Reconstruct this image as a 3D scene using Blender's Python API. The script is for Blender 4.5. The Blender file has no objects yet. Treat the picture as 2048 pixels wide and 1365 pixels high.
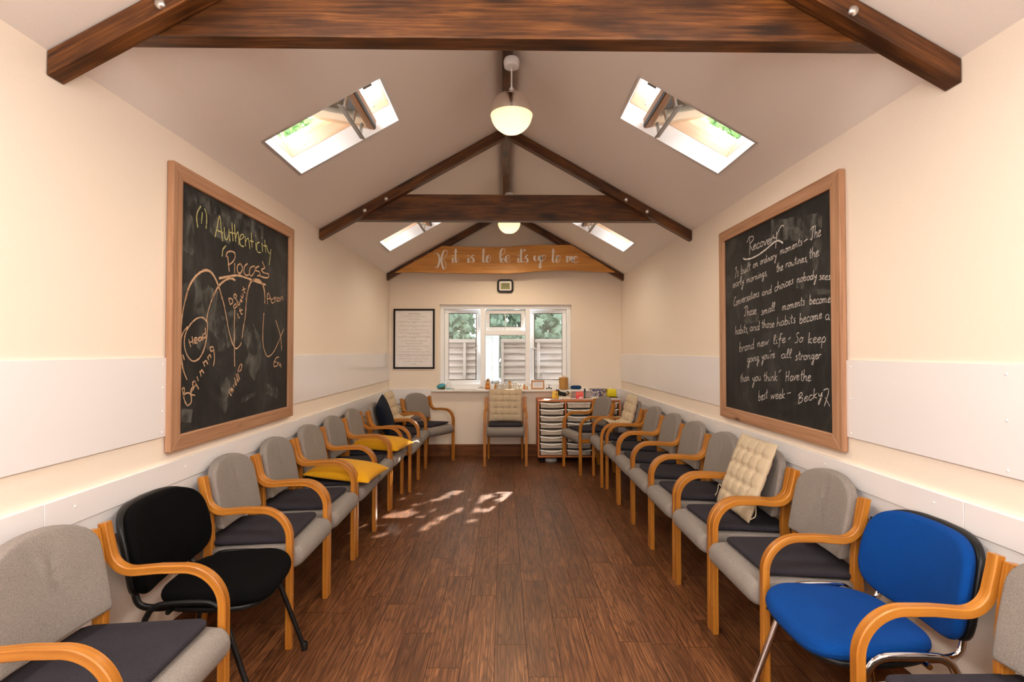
import bpy, bmesh, math, random
import numpy as np
from mathutils import Vector, Matrix
S = bpy.context.scene
C = S.collection
rnd = random.Random(7)
PI = math.pi
# ---------------------------------------------------------------- camera, sky, sun, daylight, fill lamps, exposure
F, EYE, YAW, PITCH = 1050.0, 1.36, math.radians(0.87), math.radians(1.07)
cf = Vector((math.sin(YAW)*math.cos(PITCH), math.cos(YAW)*math.cos(PITCH), math.sin(PITCH)))
cr = Vector((math.cos(YAW), -math.sin(YAW), 0)); cu = cr.cross(cf)
cam = bpy.data.cameras.new('camera'); cam.sensor_width = 36; cam.lens = F/2048*36; cam.clip_start = .05
co = bpy.data.objects.new('camera', cam); C.objects.link(co); S.camera = co
co.matrix_world = Matrix(((cr.x, cu.x, -cf.x, 0), (cr.y, cu.y, -cf.y, 0), (cr.z, cu.z, -cf.z, EYE), (0, 0, 0, 1)))

W = bpy.data.worlds.new('sky'); S.world = W; W.use_nodes = True
bg = W.node_tree.nodes['Background']
bg.inputs[0].default_value = (.93, .97, 1, 1); bg.inputs[1].default_value = 6.2
SUN = Vector((.36, 1, .6)).normalized()
sl = bpy.data.lights.new('sun', 'SUN'); sl.energy = 26; sl.angle = math.radians(.4); sl.color = (1, .9, .8)
so = bpy.data.objects.new('sun', sl); C.objects.link(so); so.rotation_euler = SUN.to_track_quat('Z', 'Y').to_euler()

def area(name, loc, direction, sx, sy, watts, col):
    l = bpy.data.lights.new(name, 'AREA'); l.shape = 'RECTANGLE'; l.size = sx; l.size_y = sy; l.energy = watts; l.color = col
    o = bpy.data.objects.new(name, l); C.objects.link(o); o.location = loc
    o.rotation_euler = Vector(direction).to_track_quat('-Z', 'Y').to_euler()
    return o
# daylight through the narrow glazed door in the wall behind the camera
area('door_daylight', (-.40, -2.36, 1.2), (0, 1, .05), .46, 1.5, 12, (1, .93, .86))
# fill lamps added under the closed ceiling, over and behind the camera
for x_, y_ in ((-.95, .47), (.99, .43), (-.95, -1.6), (.99, -1.6)):
    area('roof_fill', (x_, y_, 2.60-.03), (-.49*(1 if x_ > 0 else -1), 0, -.87), .66, .48, 32 if y_ > 0 else 44, (1, .95, .90))
S.view_settings.view_transform = 'Standard'; S.view_settings.look = 'None'
S.view_settings.exposure = 0.27; S.view_settings.gamma = 1; S.view_settings.use_curve_mapping = False
S.cycles.use_denoising = True
S.cycles.max_bounces = 10; S.cycles.diffuse_bounces = 6; S.cycles.transparent_max_bounces = 12
S.cycles.sample_clamp_indirect = 6; S.cycles.caustics_reflective = False; S.cycles.caustics_refractive = False

# ---------------------------------------------------------------- measuring helpers (photo point onto a real plane)
def ray(px, py): return cr*((px-1024)/F) + cu*((682.5-py)/F) + cf
EYEV = Vector((0, 0, EYE))
def onX(px, py, X): d = ray(px, py); return EYEV + d*(X/d.x)
def onY(px, py, Y): d = ray(px, py); return EYEV + d*(Y/d.y)

# ---------------------------------------------------------------- mesh builder
class MB:
    def __init__(s): s.v = []; s.f = []; s.g = []
    def add(s, vs, fs, axis='x', g=None):
        n = len(s.v); s.v += [tuple(p) for p in vs]; s.f += [tuple(i+n for i in f) for f in fs]
        o = (rnd.uniform(-9, 9), rnd.uniform(-9, 9), rnd.uniform(-9, 9))
        if g is None:
            k = {'x': (0, 1, 2), 'y': (1, 0, 2), 'z': (2, 0, 1)}[axis]
            g = [(p[k[0]], p[k[1]], p[k[2]]) for p in vs]
        s.g += [(a+o[0], b+o[1], c+o[2]) for a, b, c in g]
        return s
    def box(s, x0, x1, y0, y1, z0, z1, axis='x'):
        vs = [(x, y, z) for z in (z0, z1) for y in (y0, y1) for x in (x0, x1)]
        return s.add(vs, [(0, 2, 3, 1), (4, 5, 7, 6), (0, 1, 5, 4), (2, 6, 7, 3), (0, 4, 6, 2), (1, 3, 7, 5)], axis)
    def obox(s, m, x0, x1, y0, y1, z0, z1, axis='x'):
        vs = [(x, y, z) for z in (z0, z1) for y in (y0, y1) for x in (x0, x1)]
        k = {'x': (0, 1, 2), 'y': (1, 0, 2), 'z': (2, 0, 1)}[axis]
        return s.add([m @ Vector(p) for p in vs], [(0, 2, 3, 1), (4, 5, 7, 6), (0, 1, 5, 4), (2, 6, 7, 3), (0, 4, 6, 2), (1, 3, 7, 5)],
                     g=[(p[k[0]], p[k[1]], p[k[2]]) for p in vs])
    def prism(s, poly, plane, d0, d1, axis='x'):
        P = {'xz': lambda a, b, d: (a, d, b), 'xy': lambda a, b, d: (a, b, d), 'yz': lambda a, b, d: (d, a, b)}[plane]
        n = len(poly)
        vs = [P(a, b, d0) for a, b in poly] + [P(a, b, d1) for a, b in poly]
        fs = [tuple(range(n)), tuple(range(2*n-1, n-1, -1))] + [(i, i+n, (i+1) % n+n, (i+1) % n) for i in range(n)]
        return s.add(vs, fs, axis)
    def sweep(s, path, side, sec, closed=False):
        """sec: points (a, b): a along side, b along side x tangent"""
        path = [Vector(p) for p in path]; side0 = Vector(side).normalized(); n = len(sec); vs = []; g = []; L = 0
        for i, p in enumerate(path):
            if closed: t = path[(i+1) % len(path)]-path[i-1]
            else: t = path[min(i+1, len(path)-1)]-path[max(i-1, 0)]
            t.normalize()
            sd = (side0-t*side0.dot(t)).normalized(); up = t.cross(sd)
            if i: L += (p-path[i-1]).length
            for a, b in sec: vs.append(p+sd*a+up*b); g.append((L, a, b))
        fs = []
        m = len(path)
        for i in range(m if closed else m-1):
            j = (i+1) % m
            for k in range(n): fs.append((i*n+k, i*n+(k+1) % n, j*n+(k+1) % n, j*n+k))
        if not closed: fs += [tuple(range(n-1, -1, -1)), tuple(range((m-1)*n, m*n))]
        return s.add(vs, fs, g=g)
    def tube(s, path, r, n=8, ry=None, side=None, closed=False):
        path = [Vector(p) for p in path]
        if side is None:
            t = (path[-1]-path[0]); t = t if t.length > 1e-6 else path[1]-path[0]
            side = Vector((0, 0, 1)).cross(t) if abs(t.normalized().z) < .95 else Vector((1, 0, 0))
        return s.sweep(path, side, [(r*math.cos(2*PI*k/n), (ry or r)*math.sin(2*PI*k/n)) for k in range(n)], closed)
    def lathe(s, prof, n=24, c=(0, 0, 0), m=None, sx=1, sy=1):
        vs = []; fs = []; g = []
        for r, z in prof:
            for k in range(n):
                a = 2*PI*k/n; p = Vector((c[0]+r*sx*math.cos(a), c[1]+r*sy*math.sin(a), c[2]+z))
                vs.append(m @ p if m else p); g.append(tuple(p))
        for i in range(len(prof)-1):
            for k in range(n): fs.append((i*n+k, i*n+(k+1) % n, (i+1)*n+(k+1) % n, (i+1)*n+k))
        if prof[0][0] > 1e-5: fs.append(tuple(range(n-1, -1, -1)))
        if prof[-1][0] > 1e-5: fs.append(tuple(range((len(prof)-1)*n, len(prof)*n)))
        return s.add(vs, fs, g=g)
    def pad(s, outline, half, r, warp, dome=0.0, nr=4, inner=3):
        """closed cushion over a 2-D outline: edge radius r, thickness 2*half, dome = extra height in the middle"""
        n = len(outline); cx = sum(p[0] for p in outline)/n; cy = sum(p[1] for p in outline)/n
        size = sum(math.hypot(p[0]-cx, p[1]-cy) for p in outline)/n
        r = min(r, size*.6); rings = []
        prof = []
        for k in range(nr+1):
            a = PI/2*k/nr; prof.append((r*(1-math.cos(a))/size, half-(r if r < half else half)*(1-math.sin(a))))
        f0 = 1-prof[-1][0]
        for k in range(1, inner+1): prof.append((1-f0*(1-k/(inner+.5)), half))
        def ring(ins, h, sg):
            q = 1-ins; hh = h+dome*max(0, 1-(q*q))*(1 if h >= half-1e-6 else h/half)
            return [warp(cx+(p[0]-cx)*q, cy+(p[1]-cy)*q, sg*hh) for p in outline]
        for ins, h in reversed(prof): rings.append(ring(ins, h, -1))
        for ins, h in prof: rings.append(ring(ins, h, 1))
        vs = [p for R in rings for p in R]; fs = []
        for i in range(len(rings)-1):
            for k in range(n): fs.append((i*n+k, i*n+(k+1) % n, (i+1)*n+(k+1) % n, (i+1)*n+k))
        fs += [tuple(range(n-1, -1, -1)), tuple(range((len(rings)-1)*n, len(rings)*n))]
        return s.add(vs, fs)
    def sphere(s, c, r, n=12, sz=1):
        return s.lathe([(max(1e-6, r*math.sin(PI*k/n)), -r*sz*math.cos(PI*k/n)) for k in range(n+1)], n*2 if n < 10 else n+6, c)
    def build(s, name, m, parent=None, sharp=35, bevel=0, smooth=True, seg=2):
        me = bpy.data.meshes.new(name); me.from_pydata(s.v, [], s.f)
        at = me.attributes.new('g', 'FLOAT_VECTOR', 'POINT'); at.data.foreach_set('vector', [c for p in s.g for c in p])
        me.materials.append(m)
        bm = bmesh.new(); bm.from_mesh(me); bmesh.ops.recalc_face_normals(bm, faces=bm.faces); bm.to_mesh(me); bm.free()
        if smooth: me.shade_smooth(); me.set_sharp_from_angle(angle=math.radians(sharp))
        o = bpy.data.objects.new(name, me); C.objects.link(o); o.parent = parent
        if bevel:
            b = o.modifiers.new('bevel', 'BEVEL'); b.width = bevel; b.segments = seg; b.limit_method = 'ANGLE'; b.angle_limit = math.radians(40)
        return o
def bx(name, m, parent, *a, axis='x', bevel=0): return MB().box(*a, axis=axis).build(name, m, parent, bevel=bevel)
def tag(o, label=None, cat=None, group=None, kind=None):
    if label: o['label'] = label
    if cat: o['category'] = cat
    if group: o['group'] = group
    if kind: o['kind'] = kind
    return o
def empty(name, loc=(0, 0, 0), rz=0, label=None, cat=None, group=None, kind=None):
    o = bpy.data.objects.new(name, None); C.objects.link(o); o.location = loc; o.rotation_euler = (0, 0, rz); o.empty_display_size = .05
    return tag(o, label, cat, group, kind)
def dup(root, loc=None, rz=None, label=None, group=None):
    def cp(o, p):
        c = o.copy(); C.objects.link(c); c.parent = p
        for ch in list(o.children): cp(ch, c)
        return c
    r = cp(root, None)
    if loc is not None: r.location = loc
    if rz is not None: r.rotation_euler = (0, 0, rz)
    if label: r['label'] = label
    if group: r['group'] = group
    return r
def superellipse(a, b, p=4, n=40): 
    return [(a*math.copysign(abs(math.cos(t))**(2/p), math.cos(t)), b*math.copysign(abs(math.sin(t))**(2/p), math.sin(t))) for t in [2*PI*k/n for k in range(n)]]
def rrect(a, b, r, k=5):
    o = []
    for cx, cy, s0 in ((a-r, b-r, 0), (-a+r, b-r, 1), (-a+r, -b+r, 2), (a-r, -b+r, 3)):
        for i in range(k+1):
            t = PI/2*(s0+i/k); o.append((cx+r*math.cos(t), cy+r*math.sin(t)))
    return o
def smooth_path(pts, n=8):
    """Catmull-Rom through the points"""
    P = [Vector(p) for p in pts]; P = [P[0]*2-P[1]]+P+[P[-1]*2-P[-2]]; o = []
    for i in range(1, len(P)-2):
        for k in range(n):
            t = k/n; a, b, c, d = P[i-1:i+3]
            o.append(.5*((2*b)+(c-a)*t+(2*a-5*b+4*c-d)*t*t+(3*b-a-3*c+d)*t**3))
    return o+[P[-2]]

# ---------------------------------------------------------------- materials
def newmat(name):
    m = bpy.data.materials.new(name); m.use_nodes = True
    nt = m.node_tree; return m, nt, nt.nodes['Principled BSDF']
def N(nt, t, **kw):
    n = nt.nodes.new(t)
    for k, v in kw.items():
        if k in n.inputs: n.inputs[k].default_value = v
        else: setattr(n, k, v)
    return n
def ramp(nt, fac, stops):
    r = N(nt, 'ShaderNodeValToRGB'); nt.links.new(fac, r.inputs[0]); e = r.color_ramp.elements
    while len(e) < len(stops): e.new(.5)
    for el, (p, c) in zip(e, stops): el.position = p; el.color = (*c, 1)
    return r.outputs[0]
def mixc(nt, fac, a, b, mode='MIX'):
    n = nt.nodes.new('ShaderNodeMix'); n.data_type = 'RGBA'; n.blend_type = mode
    for sock, v in ((n.inputs[0], fac), (n.inputs[6], a), (n.inputs[7], b)):
        if isinstance(v, bpy.types.NodeSocket): nt.links.new(v, sock)
        elif isinstance(v, (int, float)): sock.default_value = v
        else: sock.default_value = (*v, 1)
    return n.outputs[2]
def vec(nt, scale, src='g'):
    if src == 'g': o = N(nt, 'ShaderNodeAttribute', attribute_name='g').outputs['Vector']
    else: o = N(nt, 'ShaderNodeTexCoord').outputs['Object']
    mp = N(nt, 'ShaderNodeMapping'); mp.inputs['Scale'].default_value = scale; nt.links.new(o, mp.inputs[0]); return mp.outputs[0]
def noise(nt, v, scale, detail=3, rough=.5, dist=0):
    n = N(nt, 'ShaderNodeTexNoise'); n.inputs['Scale'].default_value = scale; n.inputs['Detail'].default_value = detail
    n.inputs['Roughness'].default_value = rough; n.inputs['Distortion'].default_value = dist; nt.links.new(v, n.inputs['Vector']); return n.outputs['Fac']
def bump(nt, p, h, strength, dist=.01):
    b = N(nt, 'ShaderNodeBump'); b.inputs['Strength'].default_value = strength; b.inputs['Distance'].default_value = dist
    nt.links.new(h, b.inputs['Height']); nt.links.new(b.outputs[0], p.inputs['Normal'])
def math_(nt, op, a, b=0.0):
    n = N(nt, 'ShaderNodeMath', operation=op)
    for s, v in ((n.inputs[0], a), (n.inputs[1], b)):
        if isinstance(v, bpy.types.NodeSocket): nt.links.new(v, s)
        else: s.default_value = v
    return n.outputs[0]
def plain(name, c, rough=.5, metal=0, spec=.5, var=0, vs=30, bmp=0, coat=0):
    m, nt, p = newmat(name); p.inputs['Roughness'].default_value = rough; p.inputs['Metallic'].default_value = metal
    p.inputs['Specular IOR Level'].default_value = spec; p.inputs['Coat Weight'].default_value = coat
    h = noise(nt, vec(nt, (1, 1, 1), 'o'), vs, 3)
    v = var or .04
    nt.links.new(ramp(nt, h, [(.3, tuple(x*(1-v) for x in c)), (.7, tuple(min(1, x*(1+v)) for x in c))]), p.inputs['Base Color'])
    if bmp: bump(nt, p, h, bmp, .003)
    return m
def wood(name, lo, mid, hi, rough=.4, scale=(1.2, 22, 22), knots=0, knotcol=(.05, .02, .008), spec=.4, kscale=(1.6, 6, 6), blotch=.25):
    m, nt, p = newmat(name); p.inputs['Roughness'].default_value = rough; p.inputs['Specular IOR Level'].default_value = spec
    a = noise(nt, vec(nt, scale), 1.6, 7, .62, .4)
    c = ramp(nt, a, [(.28, lo), (.5, mid), (.74, hi)])
    b = noise(nt, vec(nt, (scale[0]*.8, scale[1]*.12, scale[2]*.12)), 2.2, 3, .5)
    c = mixc(nt, ramp(nt, b, [(.35, (0, 0, 0)), (.7, (blotch,)*3)]), c, lo)
    if knots:
        vo = N(nt, 'ShaderNodeTexVoronoi'); vo.inputs['Scale'].default_value = 1; nt.links.new(vec(nt, kscale), vo.inputs['Vector'])
        d = math_(nt, 'ADD', vo.outputs['Distance'], math_(nt, 'MULTIPLY', a, .08))
        c = mixc(nt, ramp(nt, d, [(.02+.09*knots, (.85,)*3), (.06+.2*knots, (0,)*3)]), c, knotcol)
    oi = N(nt, 'ShaderNodeObjectInfo').outputs['Random']
    hs = N(nt, 'ShaderNodeHueSaturation'); nt.links.new(c, hs.inputs['Color'])
    nt.links.new(math_(nt, 'ADD', math_(nt, 'MULTIPLY', oi, .16), .92), hs.inputs['Value'])
    nt.links.new(hs.outputs[0], p.inputs['Base Color'])
    bump(nt, p, a, .15, .002)
    return m
def fabric(name, c, c2=None, scale=420, bmp=.5, rough=.95, blot=.12, sheen=.15):
    m, nt, p = newmat(name); p.inputs['Roughness'].default_value = rough; p.inputs['Specular IOR Level'].default_value = .15
    p.inputs['Sheen Weight'].default_value = sheen*.5; p.inputs['Specular IOR Level'].default_value = .08
    v = vec(nt, (1, 1, 1), 'o'); h = noise(nt, v, scale, 2, .6); b = noise(nt, v, 9, 4, .6)
    c2 = c2 or tuple(x*.6 for x in c)
    col = ramp(nt, h, [(.36, c2), (.62, c)])
    col = mixc(nt, ramp(nt, b, [(.35, (blot,)*3), (.65, (0,)*3)]), col, tuple(x*.5 for x in c))
    nt.links.new(col, p.inputs['Base Color']); bump(nt, p, h, bmp, .002)
    return m
M = {}
M['wall'] = plain('cream wall paint', (.84, .74, .63), .75, var=.012, vs=140, bmp=.06, spec=.25)
M['ceil'] = plain('white ceiling paint', (.87, .825, .79), .85, var=.012, vs=160, bmp=.06, spec=.2)
M['panel'] = plain('white plastic panel', (.80, .775, .78), .16, var=.01, vs=3, spec=.45)
M['white'] = plain('white gloss plastic', (.85, .86, .88), .25, var=.01)
M['whitepaint'] = plain('white gloss paint', (.84, .82, .80), .35, var=.012)
M['reveal'] = plain('white plaster', (.88, .87, .86), .8, var=.01)
M['beech'] = wood('bent beech laminate', (.27, .088, .010), (.45, .170, .021), (.59, .258, .042), .36, (1.5, 42, 42), blotch=.4)
M['dark'] = wood('dark stained pine', (.022, .007, .002), (.115, .039, .009), (.25, .095, .022), .4, (2.4, 58, 58), 1.25, (.008, .003, .0012), kscale=(2.3, 6.5, 6.5), blotch=.85)
M['pine'] = wood('waxed pine', (.28, .13, .065), (.42, .225, .125), (.52, .30, .18), .45, (1.1, 26, 26), .55, (.07, .025, .012), kscale=(2.2, 7, 7))
M['skypine'] = wood('pale sky-lit pine', (.70, .47, .28), (.80, .60, .42), (.86, .70, .52), .4, (1, 14, 14), blotch=.3)  # pine lightened in its colour to look lit by the sky
M['sashpine'] = wood('varnished pine', (.33, .14, .045), (.45, .21, .07), (.55, .28, .10), .35, (1, 20, 20))  # darker copy of the sash timber, without the painted sky light
M['signwood'] = wood('honey oak', (.36, .14, .024), (.58, .26, .052), (.70, .36, .085), .4, (.9, 12, 12), .5, (.09, .03, .008), kscale=(1.5, 7, 7))
M['cabwood'] = wood('orange beech board', (.44, .145, .05), (.50, .175, .062), (.55, .205, .075), .5, (2, 30, 30), blotch=.15, spec=.25)
M['skirt'] = wood('stained skirting', (.07, .022, .007), (.14, .048, .015), (.20, .072, .022), .6, (1, 22, 22), .5, (.03, .01, .004), spec=.15)
M['fence'] = wood('weathered larch', (.13, .085, .065), (.23, .185, .16), (.28, .235, .21), .8, (.8, 18, 18), .3, (.09, .05, .03), blotch=.3)
M['post'] = wood('grey weathered timber', (.09, .08, .075), (.14, .13, .12), (.18, .17, .16), .85, (1, 20, 20))
M['grey'] = fabric('grey tweed', (.31, .272, .242), (.165, .142, .126), 520, .5)
M['charcoal'] = fabric('charcoal felt', (.038, .033, .041), (.022, .019, .025), 300, .3, blot=.2, sheen=.05)
M['black'] = fabric('black cloth', (.002, .002, .0024), None, 500, .2, sheen=0)
M['blue'] = fabric('royal blue cloth', (.003, .054, .255), (.002, .037, .19), 500, .25, blot=.15, sheen=.03)
M['yellow'] = fabric('mustard cotton', (.72, .36, .012), (.58, .27, .008), 260, .3, blot=.08)
M['navy'] = fabric('navy cotton', (.010, .014, .026), None, 300, .3, sheen=.05)
M['beige'] = fabric('beige cotton', (.58, .47, .33), (.48, .38, .26), 300, .3, blot=.06)
M['blackplastic'] = plain('black plastic', (.006, .006, .006), .4, spec=.3)
M['blackmetal'] = plain('black enamel', (.005, .005, .005), .35, spec=.35)
M['chrome'] = plain('chrome', (.82, .82, .84), .07, 1)
M['nickel'] = plain('nickel', (.62, .60, .57), .28, 1)
M['steel'] = plain('dull steel', (.42, .42, .40), .4, .8)
M['bolt'] = plain('dark bolt', (.12, .11, .10), .35, .9)
M['paper'] = plain('white paper', (.82, .80, .80), .8)
M['ink'] = plain('brown black ink', (.10, .085, .09), .8)
M['frameblack'] = plain('black picture frame', (.005, .004, .004), .5, spec=.2)
M['tray'] = plain('putty plastic tray', (.60, .53, .45), .4)
M['lip'] = plain('pale plastic handle', (.84, .82, .78), .22)
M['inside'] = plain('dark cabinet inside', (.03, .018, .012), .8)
M['lcd'] = plain('olive clock display', (.26, .25, .055), .3)
M['lettering'] = plain('cream painted lettering', (.93, .89, .81), .6)
def mglass(name):
    m, nt, p = newmat(name); nt.nodes.remove(p)
    tr = N(nt, 'ShaderNodeBsdfTransparent'); gl = N(nt, 'ShaderNodeBsdfGlossy'); gl.inputs['Roughness'].default_value = .02
    tr.inputs[0].default_value = (.96, .98, .975, 1)
    lw = N(nt, 'ShaderNodeFresnel'); lw.inputs[0].default_value = 1.5
    mx = N(nt, 'ShaderNodeMixShader'); nt.links.new(lw.outputs[0], mx.inputs[0]); nt.links.new(tr.outputs[0], mx.inputs[1]); nt.links.new(gl.outputs[0], mx.inputs[2])
    nt.links.new(mx.outputs[0], nt.nodes['Material Output'].inputs[0]); return m
M['glass'] = mglass('window glass')
def chalkboard():
    m, nt, p = newmat('blackboard slate'); p.inputs['Roughness'].default_value = .55; p.inputs['Specular IOR Level'].default_value = .3
    v = vec(nt, (1, 1, 1), 'o')
    a = noise(nt, v, 2.6, 6, .68, .8); b = noise(nt, vec(nt, (1, 1.2, .18), 'o'), 26, 3, .6)
    c = ramp(nt, a, [(.40, (.006, .0065, .007)), (.56, (.014, .0145, .0145)), (.68, (.040, .040, .038)), (.82, (.085, .085, .08))])
    c = mixc(nt, ramp(nt, b, [(.5, (0,)*3), (.8, (.22,)*3)]), c, (.075, .075, .075))
    nt.links.new(c, p.inputs['Base Color']); return m
M['slate'] = chalkboard()
def chalk(name, c):
    m, nt, p = newmat(name); p.inputs['Roughness'].default_value = 1; p.inputs['Specular IOR Level'].default_value = 0
    p.inputs['Base Color'].default_value = (*c, 1)
    h = noise(nt, vec(nt, (1, 1, 1), 'o'), 330, 2, .6)
    nt.links.new(ramp(nt, h, [(.30, (.10,)*3), (.52, (1,)*3)]), p.inputs['Alpha']); return m
M['chalkw'] = chalk('white chalk', (.62, .58, .55)); M['chalky'] = chalk('yellow chalk', (.62, .58, .25)); M['chalko'] = chalk('salmon chalk', (.66, .42, .26))
def dust(name, c, k):
    m, nt, p = newmat(name); p.inputs['Roughness'].default_value = 1; p.inputs['Specular IOR Level'].default_value = 0; p.inputs['Base Color'].default_value = (*c, 1)
    h = noise(nt, vec(nt, (1, 1, .6), 'o'), 14, 6, .7, .6); g = noise(nt, vec(nt, (1, 1, 1), 'o'), 160, 2)
    nt.links.new(math_(nt, 'MULTIPLY', ramp(nt, h, [(.44, (0,)*3), (.80, (k,)*3)]), math_(nt, 'ADD', g, .4)), p.inputs['Alpha']); return m
M['dust'] = dust('wiped chalk dust', (.42, .42, .38), .5)
def floor_mat():
    m, nt, p = newmat('dark oak vinyl planks'); p.inputs['Specular IOR Level'].default_value = .42
    low = noise(nt, vec(nt, (.75, 6.2, 0)), 1, 3, .55, .25)
    rings = math_(nt, 'SINE', math_(nt, 'MULTIPLY', low, 120))
    fine = noise(nt, vec(nt, (2.2, 110, 0)), 1.4, 6, .7)
    big = noise(nt, vec(nt, (1.1, 5, 0)), 1.3, 4, .55)
    c = ramp(nt, fine, [(.36, (.045, .0145, .005)), (.5, (.165, .062, .023)), (.66, (.33, .142, .058))])
    c = mixc(nt, ramp(nt, rings, [(.1, (.0,)*3), (.95, (.55,)*3)]), c, (.046, .016, .007))
    c = mixc(nt, ramp(nt, big, [(.42, (0,)*3), (.72, (.6,)*3)]), c, (.062, .021, .009))
    t = N(nt, 'ShaderNodeAttribute', attribute_name='tint').outputs['Fac']
    hs = N(nt, 'ShaderNodeHueSaturation'); nt.links.new(c, hs.inputs['Color']); nt.links.new(t, hs.inputs['Value'])
    nt.links.new(hs.outputs[0], p.inputs['Base Color'])
    nt.links.new(ramp(nt, fine, [(.3, (.42,)*3), (.7, (.33,)*3)]), p.inputs['Roughness'])
    bump(nt, p, math_(nt, 'ADD', fine, math_(nt, 'MULTIPLY', rings, -.2)), .12, .002)
    return m
M['floor'] = floor_mat()
M['gap'] = plain('dark joint', (.02, .009, .005), .9)
def leafmat(name, c, c2, tl=.5):
    m, nt, p = newmat(name); p.inputs['Roughness'].default_value = .45
    h = noise(nt, vec(nt, (1, 1, 1), 'o'), 5, 3)
    col = ramp(nt, h, [(.35, c2), (.65, c)]); nt.links.new(col, p.inputs['Base Color'])
    t = N(nt, 'ShaderNodeBsdfTranslucent'); nt.links.new(col, t.inputs[0])
    mx = N(nt, 'ShaderNodeMixShader'); mx.inputs[0].default_value = tl
    nt.links.new(p.outputs[0], mx.inputs[1]); nt.links.new(t.outputs[0], mx.inputs[2]); nt.links.new(mx.outputs[0], nt.nodes['Material Output'].inputs[0])
    return m
M['leaf'] = leafmat('sycamore leaf', (.12, .18, .12), (.055, .095, .055), .22)
M['leaf2'] = leafmat('bright green leaf', (.20, .34, .10), (.07, .15, .04), .5)
M['bark'] = plain('bark', (.12, .09, .07), .9, var=.3, vs=14, bmp=.5)
def diffuser():
    m, nt, p = newmat('opal lamp glass'); nt.nodes.remove(p)
    t = N(nt, 'ShaderNodeBsdfTranslucent'); t.inputs[0].default_value = (1, .94, .80, 1)
    d = N(nt, 'ShaderNodeBsdfDiffuse'); d.inputs[0].default_value = (.92, .84, .66, 1)
    g = N(nt, 'ShaderNodeBsdfGlossy'); g.inputs['Roughness'].default_value = .08
    a = N(nt, 'ShaderNodeMixShader'); a.inputs[0].default_value = .35; nt.links.new(t.outputs[0], a.inputs[1]); nt.links.new(d.outputs[0], a.inputs[2])
    b = N(nt, 'ShaderNodeMixShader'); b.inputs[0].default_value = .04; nt.links.new(a.outputs[0], b.inputs[1]); nt.links.new(g.outputs[0], b.inputs[2])
    nt.links.new(b.outputs[0], nt.nodes['Material Output'].inputs[0]); return m
M['opal'] = diffuser()
M['lampchrome'] = plain('smoked chrome lamp shell', (.86, .80, .74), .10, 1)

# ---------------------------------------------------------------- room shell
XL, XR, YB, YF, EV, SL = -1.48, 1.52, 6.8, -2.4, 2.335, .565
XC = (XL+XR)/2; RZ = EV+SL*(XR-XC); AN = math.atan(SL); CA, SA = math.cos(AN), math.sin(AN)
def struct(o, label=None): o['kind'] = 'structure'; o.get('label') or (label and o.__setitem__('label', label)); return o

# floor: planks laid along the room, joints where the photo shows them
def build_floor():
    pw, pl = .1448, .914; x0 = -.042
    known = {0: 2.453, -1: 2.944, -2: 2.28, -3: 2.56, -4: 2.85, 1: 2.21, 2: 2.697, 3: 2.91, 4: 2.47}
    v = []; f = []; g = []; t = []
    r = random.Random(3)
    for k in range(-11, 12):
        a = max(XL, x0+k*pw); b = min(XR, x0+(k+1)*pw)
        if b-a < .01: continue
        off = known.get(k, r.uniform(0, pl)) % pl
        y = YF-pl+((off-(YF-pl)) % pl)-pl
        while y < YB:
            c, d = max(y, YF), min(y+pl, YB)
            if d-c > .005:
                n = len(v); e = .0011
                o = (r.uniform(-40, 40), r.uniform(-40, 40)); val = r.choice([1, 1.02, .96, 1.08, .9, 1.05, .78])
                for (X, Y) in ((a+e, c+e), (b-e, c+e), (b-e, d-e), (a+e, d-e)):
                    v.append((X, Y, 0)); g.append((Y+o[0], X+o[1], 0)); t.append(val)
                f.append((n, n+1, n+2, n+3))
            y += pl
    n = len(v)
    for (X, Y) in ((XL, YF), (XR, YF), (XR, YB), (XL, YB)): v.append((X, Y, -.002)); g.append((0, 0, 0)); t.append(1)
    f.append((n, n+1, n+2, n+3))
    me = bpy.data.meshes.new('floor'); me.from_pydata(v, [], f)
    me.attributes.new('g', 'FLOAT_VECTOR', 'POINT').data.foreach_set('vector', [c for p in g for c in p])
    me.attributes.new('tint', 'FLOAT', 'POINT').data.foreach_set('value', t)
    me.materials.append(M['floor']); me.materials.append(M['gap']); me.polygons[-1].material_index = 1
    o = bpy.data.objects.new('floor', me); C.objects.link(o); struct(o, 'dark brown oak-look plank floor')
build_floor()

def panel_with_holes(mb, us, vs, holes, P):
    """grid of quads over breakpoints us x vs with rectangular holes left open"""
    U = sorted(set(us+[h[0] for h in holes]+[h[1] for h in holes])); V = sorted(set(vs+[h[2] for h in holes]+[h[3] for h in holes]))
    for i in range(len(U)-1):
        for j in range(len(V)-1):
            cu_, cv_ = (U[i]+U[i+1])/2, (V[j]+V[j+1])/2
            if any(h[0] < cu_ < h[1] and h[2] < cv_ < h[3] for h in holes): continue
            mb.add([P(U[i], V[j]), P(U[i+1], V[j]), P(U[i+1], V[j+1]), P(U[i], V[j+1])], [(0, 1, 2, 3)])
HALF = 1.5/CA
SKY = [(.3, .99, 2.76, 3.26), (.3, .99, 5.315, 5.79)]  # slope start, end, y0, y1
SO = .255; SE = .945   # measured along the slope from the eaves
SKYL = [(SO, SE, 2.76, 3.26), (SO, SE, 5.305, 5.79)]; SKYR = [(SO-.02, SE-.02, 2.715, 3.19), (SO-.02, SE-.02, 5.27, 5.745)]
mb = MB()
panel_with_holes(mb, [0, HALF], [YF, YB], SKYL, lambda s, y: (XL+s*CA, y, EV+s*SA))
panel_with_holes(mb, [0, HALF], [YF, YB], SKYR, lambda s, y: (XR-s*CA, y, EV+s*SA))
struct(mb.build('ceiling', M['ceil'], smooth=False), 'white sloping plaster ceiling')
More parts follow.
